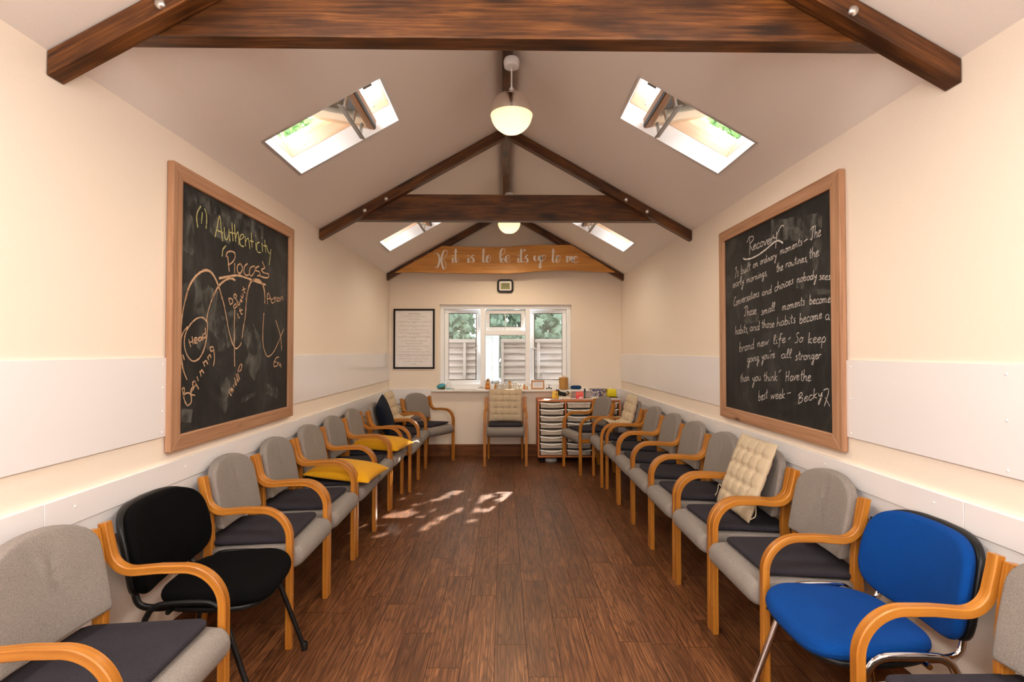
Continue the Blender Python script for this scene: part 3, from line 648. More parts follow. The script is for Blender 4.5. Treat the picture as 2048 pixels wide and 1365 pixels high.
for pts, w in ((P_("690,285 800,250 930,275 1010,330")[0], .035), (P_("700,262 830,232 960,270")[0], .012), (P_("1130,230 1150,420 1110,650 1020,800")[0], .07), (P_("560,260 800,240 1200,200")[0], .12), (P_("230,800 330,840")[0], .06), (P_("880,930 980,940")[0], .04), (P_("240,1370 420,1330")[0], .05), (P_("1000,1050 1250,1010 1340,1100")[0], .03)):
    ribbon(mb, [(lambda p: (p.y, p.z))(onX(1450+a*k3, 420+b*k3, ox)) for a, b in pts], w, .1)
mb.v = [(x+.0003, y, z) for x, y, z in mb.v]; mb.build('chalk_dust', M['dust'], br, smooth=False)

# ---------------------------------------------------------------- wooden sign, clock, framed print
YS = 6.575
sg = empty('wooden_sign', (0, YS, 2.5), 0, "live-edge oak sign lettered If it is to be it's up to me", 'sign')
def sgp(px, py): p = onY(px, py, YS); return (p.x, p.z-2.5)
top = [sgp(*q) for q in ((884, 492), (920, 493), (950, 494), (985, 494.5), (1017, 493.5), (1050, 491), (1080, 490), (1110, 490), (1144, 490))]
bot = [sgp(*q) for q in ((1231, 545), (1180, 543), (1140, 541), (1110, 541), (1070, 543), (1045, 545.5), (1017, 547.5), (960, 547), (875, 546), (830, 544.5), (789, 545.5))]
MB().prism(top+bot, 'xz', 0, .035).build('plank', M['signwood'], sg, bevel=.004)
mb = MB(); mb.P = lambda a, b: (a, -.0012, b-2.5)
sign_strokes = P_("48,190 75,175 105,190 125,240 122,300 105,350 85,368 62,350|140,265 165,255 200,225 228,180 225,145 200,138 175,165 158,220 150,270 160,320 180,385 205,370 212,320 190,280 150,250|303,240 300,290 315,300 332,283|303,206 304,218|340,120 338,220 340,280 355,300 378,250|312,158 368,156|508,240 505,290 515,300 530,280|503,206 504,218|530,255 560,205 572,205 548,225 570,250 578,285 555,298 535,280|708,118 705,200 702,275 715,298 740,285|683,155 735,155|775,225 750,245 750,285 770,298 795,270 800,230 785,205 760,215 755,235 775,250|925,210 950,205 985,170 990,130 965,115 940,140 930,200 935,280 960,298 985,280 980,250 960,250 945,275|995,260 1030,250 1055,225 1040,205 1010,220 1000,260 1015,295 1045,290 1068,270|1170,240 1165,285 1180,298 1195,280|1168,206 1169,218|1205,120 1203,220 1205,280 1220,298 1240,280|1183,155 1235,155|1252,125 1245,152|1245,260 1275,205 1283,205 1262,228 1288,258 1285,290 1260,298 1245,280|1385,210 1378,250 1390,275 1415,270 1430,230 1435,208|1437,210 1433,260 1452,272|1465,205 1462,290 1455,370 1440,370 1435,340 1460,300 1500,270 1525,240 1525,210 1500,205 1475,230 1480,265 1510,272|1628,118 1625,200 1622,275 1635,298 1660,285|1603,155 1655,155|1695,225 1670,245 1670,285 1690,298 1715,270 1720,230 1705,205 1680,215 1675,235 1695,250|1810,215 1815,300|1815,250 1838,218 1850,240 1852,275|1854,245 1872,218 1882,280 1895,300|1895,265 1940,245 1950,225 1930,215 1905,235 1895,270 1910,300 1935,300 1962,280")
KS = 310/2048
def pen(tx, ty): return .0055+.0185*max(0, -ty)**1.5
for st in sign_strokes:
    ribbon(mb, [(lambda p: (p.x, p.z))(onY(860+a*KS, 480+b*KS, YS)) for a, b in st], .012, .02, pen)
mb.build('lettering', M['lettering'], sg, smooth=False)

def text_mesh(name, lines, mat, parent, plane, size, extrude=0, align='CENTER', bold=0):
    """lines: (text, u, v, width or None); plane maps (u, v, d) to local space"""
    mb = MB()
    for txt, u, v, width in lines:
        cu_ = bpy.data.curves.new('t', 'FONT'); cu_.body = txt; cu_.size = size; cu_.align_x = align; cu_.extrude = extrude; cu_.resolution_u = 2; cu_.offset = bold
        ob = bpy.data.objects.new('t', cu_); C.objects.link(ob)
        me = bpy.data.meshes.new_from_object(ob.evaluated_get(bpy.context.evaluated_depsgraph_get()))
        xs = [q.co.x for q in me.vertices]; k = 1
        if width and xs: k = width/(max(xs)-min(xs))
        mb.add([plane(u+q.co.x*k, v+q.co.y, q.co.z) for q in me.vertices], [tuple(p.vertices) for p in me.polygons])
        bpy.data.objects.remove(ob); bpy.data.curves.remove(cu_); bpy.data.meshes.remove(me)
    return mb.build(name, mat, parent, smooth=False)

ck = empty('wall_clock', (.0165, YB, 2.198), 0, 'black digital wall clock showing 8:59 above the window', 'clock')
MB().pad(rrect(.106, .087, .045, 6), .016, .012, lambda a, b, h: (a, -.017-h, b)).build('case', M['blackplastic'], ck)
MB().pad(rrect(.080, .060, .016, 4), .003, .003, lambda a, b, h: (a, -.034-h, b)).build('bezel', plain('white bezel', (.8, .74, .70), .4), ck)
MB().box(-.059, .059, -.0385, -.036, -.043, .038).build('display', M['lcd'], ck, smooth=False)
SEG = {'8': 'abcdefg', '5': 'afgcd', '9': 'abcdfg', ':': ''}
mb = MB()
def seg7(ch, x, z, w, h, t):
    for s_ in SEG[ch]:
        q = {'a': (0, w, h, h), 'd': (0, w, 0, 0), 'g': (0, w, h/2, h/2), 'f': (0, 0, h/2, h), 'b': (w, w, h/2, h), 'e': (0, 0, 0, h/2), 'c': (w, w, 0, h/2)}[s_]
        mb.box(x+q[0]-t/2, x+q[1]+t/2, -.0392, -.0386, z+q[2]-t/2, z+q[3]+t/2)
seg7('8', -.032, -.009, .016, .043, .005); seg7('5', .0, -.009, .014, .043, .005); seg7('9', .024, -.009, .014, .043, .005)
mb.box(-.009, -.0055, -.0392, -.0386, .0, .004); mb.box(-.009, -.0055, -.0392, -.0386, .020, .024)
for i, (x, w) in enumerate(((-.052, .012), (-.036, .004), (-.028, .004), (-.020, .012), (-.004, .004), (.004, .004), (.020, .004), (.038, .007), (.048, .007))):
    mb.box(x, x+w, -.0392, -.0386, -.035, -.033); mb.box(x, x+.0025, -.0392, -.0386, -.035, -.020)
    if i % 2: mb.box(x, x+w, -.0392, -.0386, -.022, -.020)
mb.build('digits', plain('black digits', (.012, .012, .008), .5), ck, smooth=False)

fp = empty('framed_print', (-1.16, YB, 1.515), 0, 'tall black framed sheet of printed text left of the window', 'picture frame')
W2, H2 = .265, .387; mb = MB(); e = .022
mb.box(-W2, W2, -.022, -.001, H2-e, H2); mb.box(-W2, W2, -.022, -.001, -H2, -H2+e); mb.box(-W2, -W2+e, -.022, -.001, -H2+e, H2-e); mb.box(W2-e, W2, -.022, -.001, -H2+e, H2-e)
mb.build('frame', M['frameblack'], fp, bevel=.003)
MB().box(-W2+e-.002, W2-e+.002, -.010, -.004, -H2+e-.002, H2-e+.002).build('sheet', M['paper'], fp, smooth=False)
pl = ["Your Time in Treatment", "It isn't very long even though you think it is", "It will go so very quick", "For the 12 week sentence, of treatment you have just a one in", "week", "If you're lucky you may get a counsellor more than just your", "hour", "The group time is the hours shared by members or others", "When all said and done leaves you with 12 hours and 33", "minutes of group time", "So for the average six years of your addictive life and childhood", "traumas", "Your time adds to big minutes per week in group", "The time it takes to make a cake,", "The time it takes to drive to Bristol from Somewhere House,", "You can well boil an egg", "But each chat on average, two weeks or less if you eat fast !", "If you invest on average two hours recovery studies each day, it", "will give you the equivalent of 168 hours self development", "You can get the opinions of people all around the world", "You can express your feelings, laugh or cry", "Your choice"]
ys = [178, 232, 286, 342, 369, 424, 450, 507, 562, 588, 643, 671, 725, 781, 834, 890, 945, 1000, 1027, 1082, 1137, 1191]
wd = [255, 460, 235, 665, 50, 620, 45, 615, 595, 230, 665, 90, 510, 340, 630, 260, 610, 675, 615, 585, 450, 120]
text_mesh('printed_text', [(t, 0, H2-.002-(y-85)/1205*2*H2-.004, w/820*2*W2) for t, y, w in zip(pl, ys, wd)], M['ink'], fp, lambda u, v, d: (u, -.0106, v), .0125)
MB().box(-.082, .082, -.0108, -.0104, H2-.002-(184-85)/1205*2*H2-.005, H2-.002-(184-85)/1205*2*H2-.0035).build('underline', M['ink'], fp, smooth=False)

# ---------------------------------------------------------------- pendant lamps
def pendant(x, y, zc, label, down=37):
    p = empty('pendant_lamp', (x, y, zc), 0, label, 'lamp', 'chrome and opal globe pendants')
    rz = RZ-.092-zc
    MB().lathe([(.02, rz-.055), (.043, rz-.05), (.047, rz-.03), (.047, rz-.012), (.042, rz), (1e-5, rz)], 24).build('ceiling_rose', M['white'], p)
    MB().tube([(0, 0, rz-.05), (0, 0, .135)], .0045, 8).build('flex', M['white'], p)
    MB().lathe([(.006, .16), (.010, .150), (.018, .138), (.024, .128), (1e-5, .128)], 16).build('collar', M['white'], p)
    r = .127
    prof = [(max(1e-5, r*math.sin(a)), r*math.cos(a)) for a in [math.radians(d) for d in range(8, 97, 4)]]
    prof += [(r*math.sin(math.radians(96))-.003, r*math.cos(math.radians(96))), (r-.004, 0)]
    prof += [(max(1e-5, (r-.004)*math.sin(a)), (r-.004)*math.cos(a)) for a in [math.radians(d) for d in range(86, 5, -6)]]
    MB().lathe(prof, 40).build('chrome_shell', M['lampchrome'], p, sharp=60)
    q = [(r-.0035)*math.sin(math.radians(95))]
    prof = [((r-.0035)*math.sin(a), (r-.0035)*math.cos(a)*.98) for a in [math.radians(d) for d in range(94, 150, 4)]]
    prof += [(.058, -.108), (.030, -.113), (.012, -.1135), (1e-5, -.1135)]
    MB().lathe(prof, 40).build('opal_bowl', M['opal'], p, sharp=60)
    MB().lathe([(1e-5, -.06), (.018, -.055), (.028, -.035), (.026, -.012), (.014, .02), (.014, .06), (1e-5, .06)], 16).build('bulb', emis, p)
    l = bpy.data.lights.new('pendant_downlight', 'SPOT'); l.energy = down; l.color = (1, .80, .55); l.spot_size = math.radians(165); l.spot_blend = .5; l.shadow_soft_size = .04
    lo = bpy.data.objects.new('pendant_downlight', l); C.objects.link(lo); lo.parent = p; lo.location = (0, 0, -.165)
    return p
emis, nt, pr = newmat('glowing bulb'); pr.inputs['Emission Color'].default_value = (1, .78, .48, 1); pr.inputs['Emission Strength'].default_value = 24
pendant(.044, 3.08, 2.765, 'chrome and opal globe pendant hanging nearer, before the middle truss')
pendant(.055, 5.73, 2.765, 'farther globe pendant glowing below the middle tie beam')

# ---------------------------------------------------------------- grey armchair
def arc(cx, cz, r, a0, a1, n=10): return [(cx+r*math.cos(math.radians(a0+(a1-a0)*k/n)), cz+r*math.sin(math.radians(a0+(a1-a0)*k/n))) for k in range(n+1)]
def make_armchair():
    t = empty('armchair', (0, 0, 0), 0, 'x', 'chair', 'grey armchairs with bent wooden arms')
    prof = [(.261, 0), (.261, .25), (.261, .47)]+arc(.131, .498, .130, 0, 88, 12)+[(.05, .627), (-.03, .620)]
    prof += arc(-.040, .700, .080, 268, 190, 9)+[(-.132, .74), (-.140, .782)]
    th, wd, c = .028/2, .033/2, .003
    sec = [(-wd+c, -th), (wd-c, -th), (wd, -th+c), (wd, th-c), (wd-c, th), (-wd+c, th), (-wd, th-c), (-wd, -th+c)]
    for s in (-1, 1):
        arm = MB().sweep([(x, s*.2455, z) for x, z in prof], (0, 1, 0), sec).build('arm', M['beech'], t, sharp=30)
        up = smooth_path([(-.172, 0), (-.150, .2), (-.125, .42), (-.128, .56), (-.146, .68), (-.163, .768)] and [(-.172, s*.2115, 0), (-.148, s*.2115, .2), (-.125, s*.2115, .42), (-.127, s*.2115, .56), (-.142, s*.2115, .68), (-.158, s*.2115, .768)], 5)
        sec2 = [(-.015, -.017), (-.012, -.02), (.012, -.02), (.015, -.017), (.015, .017), (.012, .02), (-.012, .02), (-.015, .017)]
        MB().sweep(up, (0, 1, 0), sec2).build('rear_leg', M['beech'], t, sharp=30)
        MB().box(-.14, .247, s*.2115-.011, s*.2115+.011, .345, .388).build('side_rail', M['beech'], t, bevel=.003)
        for (x, z) in ((.261, .365), (-.150, .71), (-.138, .665)):
            MB().lathe([(.006, 0), (.006, .002), (.003, .003), (1e-5, .0031)], 8, m=Matrix.Translation((x, s*.262, z)) @ Matrix.Rotation(-s*PI/2, 4, 'X')).build('bolt', M['bolt'], arm)
    seat = [(-.165, .436), (-.05, .441), (.10, .449), (.20, .453), (.25, .449)]+arc(.258, .398, .053, 66, -78, 9)+[(.245, .338), (.215, .350), (.17, .370), (.10, .384), (-.05, .394), (-.165, .392), (-.178, .403), (-.178, .425)]
    MB().pad([(a, b) for a, b in seat], .222, .036, lambda a, b, h: (a, h, b+.004*(1-(h/.224)**2)), nr=4, inner=0).build('seat', M['grey'], t, sharp=60)
    o = [(-.193, .530), (-.195, .60), (-.195, .66), (-.194, .72)]
    o += [(-.194*math.copysign(abs(math.cos(math.radians(a)))**.86, math.cos(math.radians(a))), .722+.112*math.sin(math.radians(a))**.92) for a in range(10, 180, 10)]
    o += [(.194, .72), (.195, .66), (.195, .60), (.193, .530), (.187, .521), (.09, .517), (0, .516), (-.09, .517), (-.187, .521)]
    def wp(a, b, h):
        crease = -.008*math.exp(-((a-.02+.05*(b-.68))/.010)**2) if h > 0 else 0
        if h > 0: crease -= .004*math.exp(-((a+.035+.03*(b-.68))/.013)**2)*max(0, min(1, (b-.56)*8))
        return (-.098-(b-.52)*.20+h+crease+.020*(a/.19)**2-.006, a, b)
    MB().pad(o, .021, .012, wp, dome=.010, inner=6).build('backrest', M['grey'], t, sharp=60)
    return t
PADOUT = rrect(.203, .195, .035, 5)
def make_pad():
    p = empty('seat_pad', (0, 0, 0), 0, 'x', 'cushion', 'charcoal seat pads')
    mbp = MB(); mbp.pad(PADOUT, .010, .009, lambda a, b, h: (a*1.0, b*(1.06-.05*(a+.19)), h+.010+.003*math.sin(a*9)*math.sin(b*8)), dome=.003, inner=5)
    mbp.build('pad', M['charcoal'], p, sharp=60)
    for s in (-1, 1): MB().tube(smooth_path([(-.175, s*.17, .008), (-.195, s*.185, .012), (-.208, s*.19, .004), (-.200, s*.184, -.012)], 4), .004, 6).build('tie', M['charcoal'], p)
    return p
A0, P0 = make_armchair(), make_pad()
used = {'a': False, 'p': False}
CH = {}
PADZ = .4555
def chair(key, x, y, rdeg, label, padlabel, padoff=(.04, 0, 0), pad=True):
    rz = math.radians(rdeg)
    if not used['a']: o = A0; used['a'] = True; o.location = (x, y, 0); o.rotation_euler = (0, 0, rz); o['label'] = label
    else: o = dup(A0, (x, y, 0), rz, label)
    CH[key] = Matrix.Translation((x, y, 0)) @ Matrix.Rotation(rz, 4, 'Z')
    if pad:
        q = CH[key] @ Vector((padoff[0], padoff[1], PADZ)); pr_ = rz+math.radians(padoff[2])
        if not used['p']: d = P0; used['p'] = True; d.location = q; d['label'] = padlabel
        else: d = dup(P0, q, pr_, padlabel)
        d.rotation_euler = (0, math.radians(-1.6), pr_)
    return o
XA, XB_ = -1.245, 1.278
chair('A', XA+.04, 1.555, 0, 'grey armchair at the near end of the left row, before the black chair', 'charcoal seat pad on the nearest left armchair, before the black chair', (.045, -.005, 1))
chair('B', XA, 2.69, 0, 'grey armchair in the left row directly beyond the black chair', 'charcoal seat pad on the left armchair directly beyond the black chair', (.035, 0, 2))
chair('C', XA, 3.215, 0, 'grey left-row armchair, second beyond the black chair, before the nearer yellow cushion', 'charcoal seat pad on the armchair just before the nearer yellow cushion', (.03, .005, -2))
chair('D', XA+.005, 3.755, 0, 'grey left-row armchair holding the nearer yellow cushion', 'charcoal seat pad under the nearer yellow cushion', (.03, .0, 1))
chair('E', XA+.005, 4.27, 0, 'grey left-row armchair between the two holding yellow cushions', 'charcoal seat pad on the armchair between the two yellow cushions', (.04, .01, 1))
chair('F', XA+.01, 4.80, 0, 'grey left-row armchair holding the farther yellow cushion', 'charcoal seat pad under the farther yellow cushion', (.03, 0, 0))
chair('G', -1.168, 5.337, 0, 'grey left-row armchair with the navy cushion leaning on its back', 'charcoal seat pad before the navy cushion', (.03, 0, 0))
chair('H', -1.170, 5.870, 0, 'grey left-row armchair with the beige cushion, last before the corner', 'charcoal seat pad before the beige cushion in the left row', (.03, 0, 0))
chair('I', -.985, 6.493, -35, 'grey armchair turned in the far left corner under the framed print', 'blue-grey seat pad on the turned armchair in the far left corner', (.04, .0, 3))
chair('K', .018, 6.475, -90, 'grey armchair facing us alone under the window sill', 'charcoal seat pad on the armchair under the window', (.03, 0, 0))
chair('Z', XB_-.02, 1.235, 180, 'grey armchair at near end of right row, cut off by the picture edge', 'charcoal seat pad on the cut-off armchair at near right', (.03, 0, 0))
chair('R1', XB_, 2.295, 180, 'grey armchair in the right row directly beyond the blue chair', 'charcoal seat pad on the right armchair directly beyond the blue chair', (.03, 0, -1))
chair('R2', XB_, 2.83, 180, 'grey right-row armchair with the nearer beige cushion leaning in it', 'charcoal seat pad under the nearer beige cushion on the right', (.03, 0, 1))
chair('R3', XB_, 3.37, 180, 'grey right-row armchair, first one beyond the nearer beige cushion', 'charcoal seat pad on right-row armchair first beyond the nearer beige cushion', (.03, 0, 0))
chair('R4', XB_, 3.895, 180, 'grey right-row armchair, second beyond the nearer beige cushion', 'charcoal seat pad on right-row armchair second beyond the nearer beige cushion', (.03, 0, -1))
chair('R5', XB_, 4.41, 180, 'grey right-row armchair, third beyond the nearer beige cushion', 'charcoal seat pad on right-row armchair third beyond the nearer beige cushion', (.03, 0, 1))
chair('R6', XB_, 4.945, 180, 'grey right-row armchair just before the one with the farther beige cushion', 'charcoal seat pad just before the farther beige cushion on the right', (.03, 0, 0))
chair('R7', 1.235, 5.485, 180, 'grey right-row armchair with the farther beige cushion standing in it', 'charcoal seat pad under the farther beige cushion on the right', (.03, 0, 0))
chair('R8', 1.020, 6.04, 195, 'grey armchair turned in front of the tray cabinet', 'charcoal seat pad on the turned armchair before the tray cabinet', (.03, 0, 0))

# ---------------------------------------------------------------- stacking chairs
def stacking_chair(loc, rz, cloth, metal, cat_label, w=.225, bw=.237):
    t = empty('stacking_chair', loc, rz, cat_label, 'chair')
    # seat outline (x forward, y sideways)
    o = []
    for k in range(44):
        a = 2*PI*k/44; cx, cy = math.cos(a), math.sin(a)
        x = .205*math.copysign(abs(cx)**.62, cx); y = w*math.copysign(abs(cy)**.55, cy)*(1.0+.08*x/.2-.05*(x < 0)*abs(x)/.2)
        o.append((x+.055, y))
    MB().pad(o, .024, .024, lambda a, b, h: (a, b, .447+h+.010*(b/w)**2-.020*max(0, (a-.14)/.12)**2), dome=.010, inner=5).build('seat', cloth, t, sharp=60)
    bo = [(x*1.0, y) for x, y in superellipse(bw, .158, 3.9, 52)]
    bo = [(x*(1-.05*(z/.158)) if z > 0 else x, z) for x, z in bo]
    def wb(a, b, h): return (-.178-(b+.16)*.20+.045*(a/w)**2+h-.01*(b/.15)**2, a, .625+b)
    MB().pad(bo, .020, .020, lambda a, b, h: wb(a, b, h), dome=.010, inner=5).build('backrest', cloth, t, sharp=60)
    MB().pad([(x*1.02, z*1.02) for x, z in bo], .014, .012, lambda a, b, h: wb(a, b, h-.030), inner=4).build('back_shell', M['blackplastic'], t, sharp=60)
    MB().pad([(.055+(x-.055)*.97, y*.97) for x, y in o], .010, .008, lambda a, b, h: (a, b, .415+h+.008*(b/w)**2), inner=2).build('seat_shell', M['blackplastic'], t, sharp=60)
    for s in (-1, 1):
        y = s*(w+.012)
        p = [(.275, y*1.06, .012), (.208, y*1.03, .20), (.148, y, .37), (.128, y, .423), (.103, y, .450), (.06, y, .461), (-.06, y, .461), (-.100, y, .450), (-.122, y, .423), (-.140, y, .36), (-.205, y*1.03, .012)]
        fr = MB().tube(smooth_path(p, 5), (.0085 if metal.name != 'black enamel' else .0075), 10, ry=(.0135 if metal.name != 'black enamel' else .0105), side=(0, 1, 0)).build('side_frame', metal, t, sharp=60)
        for (x, yy) in ((.277, y*1.063), (-.207, y*1.033)): MB().lathe([(.013, 0), (.014, .03), (.011, .036), (1e-5, .036)], 10, c=(x, yy, 0)).build('foot_cap', M['blackplastic'], fr)
        b = [(-.02, s*(w-.05), .428), (-.12, s*(w-.045), .424), (-.175, s*(w-.04), .440), (-.195, s*(w-.04), .49), (-.205, s*(w-.04), .56), (-.225, s*(w-.05), .66)]
        MB().tube(smooth_path(b, 5), .008, 10, ry=.013, side=(0, 1, 0)).build('back_support', metal, t, sharp=60)
    MB().tube([(.14, -w, .425), (.14, w, .425)], .009, 8).build('cross_bar', metal, t)
    MB().tube([(-.06, -w, .425), (-.06, w, .425)], .009, 8).build('cross_bar', metal, t)
    return t
stacking_chair((-1.160, 2.145, 0), math.radians(5), M['black'], M['blackmetal'], 'black fabric stacking chair with black metal frame in the left row', .232, .268)
stacking_chair((1.205, 1.775, 0), math.radians(178), M['blue'], M['chrome'], 'royal blue fabric stacking chair with chrome frame in the right row')

# ---------------------------------------------------------------- loose cushions
def pillow_mesh(mb, w, h, T, warp, tuft=None, n=36, pinch=.06, seam=.004):
    """two domed faces joined at the seam; tuft=(nx, ny) quilts it"""
    def height(u, v):
        e = max(0, (1-abs(u)**3.2))**.55*max(0, (1-abs(v)**3.2))**.55
        q = 1
        if tuft:
            a = (u+1)/2*tuft[0]; b = (v+1)/2*tuft[1]
            da, db = abs(a-round(a)), abs(b-round(b))
            ia, ib = 0 < round(a) < tuft[0], 0 < round(b) < tuft[1]
            if ib: q -= .40*math.exp(-(db/.10)**2)
            if ia: q -= .30*math.exp(-(da/.10)**2)
            if ia and ib: q -= .40*math.exp(-((da*da+db*db)/.03))
        return T*e*max(.06, q)+seam*.5
    vs = []; idx = {}
    for sg in (1, -1):
        for j in range(n+1):
            for i in range(n+1):
                u, v = -1+2*i/n, -1+2*j/n
                if sg == -1 and (i in (0, n) or j in (0, n)): idx[(sg, i, j)] = idx[(1, i, j)]; continue
                pu = 1-pinch*(1-abs(v)**2)*abs(u)**4 if not tuft else 1-.02*(1-v*v)*abs(u)**4; pv = 1-pinch*(1-abs(u)**2)*abs(v)**4 if not tuft else 1-.02*(1-u*u)*abs(v)**4
                edge = i in (0, n) or j in (0, n)
                idx[(sg, i, j)] = len(vs); vs.append(warp(u*w/2*pu, v*h/2*pv, 0 if edge else sg*height(u, v)))
    fs = []
    for sg in (1, -1):
        for j in range(n):
            for i in range(n): fs.append((idx[(sg, i, j)], idx[(sg, i+1, j)], idx[(sg, i+1, j+1)], idx[(sg, i, j+1)]))
    mb.add(vs, fs); return mb
def lean(bx_, bz, tx, tz, curl=0):
    """warp for a cushion leaning from (bx, bz) to (tx, tz) in chair space; curl bends its foot forward on the seat"""
    d = Vector((tx-bx_, 0, tz-bz)); L = d.length; d.normalize(); nrm = Vector((d.z, 0, -d.x))
    def f(a, b, h):
        s = b+L/2
        if curl and s < curl:
            ang = (curl-s)/curl; base = Vector((bx_, 0, bz))+d*curl
            fw = Vector((1, 0, -.08)); q = base-d*(curl-s)*(1-ang*.75)+fw*(curl-s)*ang*.85
            n2 = (nrm*(1-ang*.6)+Vector((.1, 0, 1))*ang*.6).normalized()
            return q+n2*h+Vector((0, a, 0))
        return Vector((bx_, 0, bz))+d*s+nrm*h+Vector((0, a, 0))
    return f
def cushion(name, key, mat, label, group, w, h, T, warp, tuft=None, ties=False):
    m = CH[key]; o = empty(name, m.to_translation(), m.to_euler().z, label, 'cushion', group)
    mb = pillow_mesh(MB(), w, h, T, warp, tuft); mb.build('cover', mat, o, sharp=80)
    if ties:
        for s in (-1, 1):
            for z in (-.30,):
                p = [warp(s*w*.49, h*z, 0), warp(s*w*.56, h*(z+.02), .01), warp(s*w*.58, h*(z-.08), .0), warp(s*w*.55, h*(z-.14), .01)]
                MB().tube(smooth_path(p, 4), .0025, 5).build('tie', mat, o)
    return o
BG = 'beige tufted cushions'
cushion('tufted_cushion', 'R2', M['beige'], 'beige tufted cushion leaning in the second armchair beyond the blue chair', BG, .40, .42, .032, lean(.045, .507, -.095, .872), (5, 5), True)
cushion('tufted_cushion', 'K', M['beige'], 'beige tufted cushion upright on the armchair under the window', BG, .42, .40, .030, lean(-.062, .50, -.125, .868), (5, 5), True)
cushion('tufted_cushion', 'H', M['beige'], 'beige tufted cushion in the left row near the far corner', BG, .37, .46, .044, lean(-.025, .50, -.112, .875, .16), (5, 5))
cushion('tufted_cushion', 'R7', M['beige'], 'beige tufted cushion standing in the far right-row armchair near the cabinet', BG, .37, .46, .044, lean(-.02, .50, -.105, .855, .16), (5, 5))
def flat(cx, cy, z, rot, tilt=0):
    c, s = math.cos(math.radians(rot)), math.sin(math.radians(rot))
    return lambda a, b, h: Vector((cx+a*c-b*s, cy+a*s+b*c, z+h*(1 if h > 0 else .45)+(a*c-b*s)*tilt))
cushion('cushion', 'D', M['yellow'], 'mustard yellow cushion lying on the nearer of the two yellow-cushioned chairs', 'mustard yellow cushions', .45, .45, .062, flat(.145, -.035, .512, -5, -.10))
cushion('cushion', 'F', M['yellow'], 'mustard yellow cushion lying on the farther of the two yellow-cushioned chairs', 'mustard yellow cushions', .45, .44, .066, flat(.135, -.02, .514, -9, -.07))
def navywarp(a, b, h):
    r = math.radians(14); a2, b2 = a*math.cos(r)-b*math.sin(r), a*math.sin(r)+b*math.cos(r)
    return lean(.02, .53, -.085, .88)(a2, b2, h)
cushion('cushion', 'G', M['navy'], 'dark navy cushion propped upright in the left row beyond the yellow cushions', None, .36, .36, .05, navywarp)

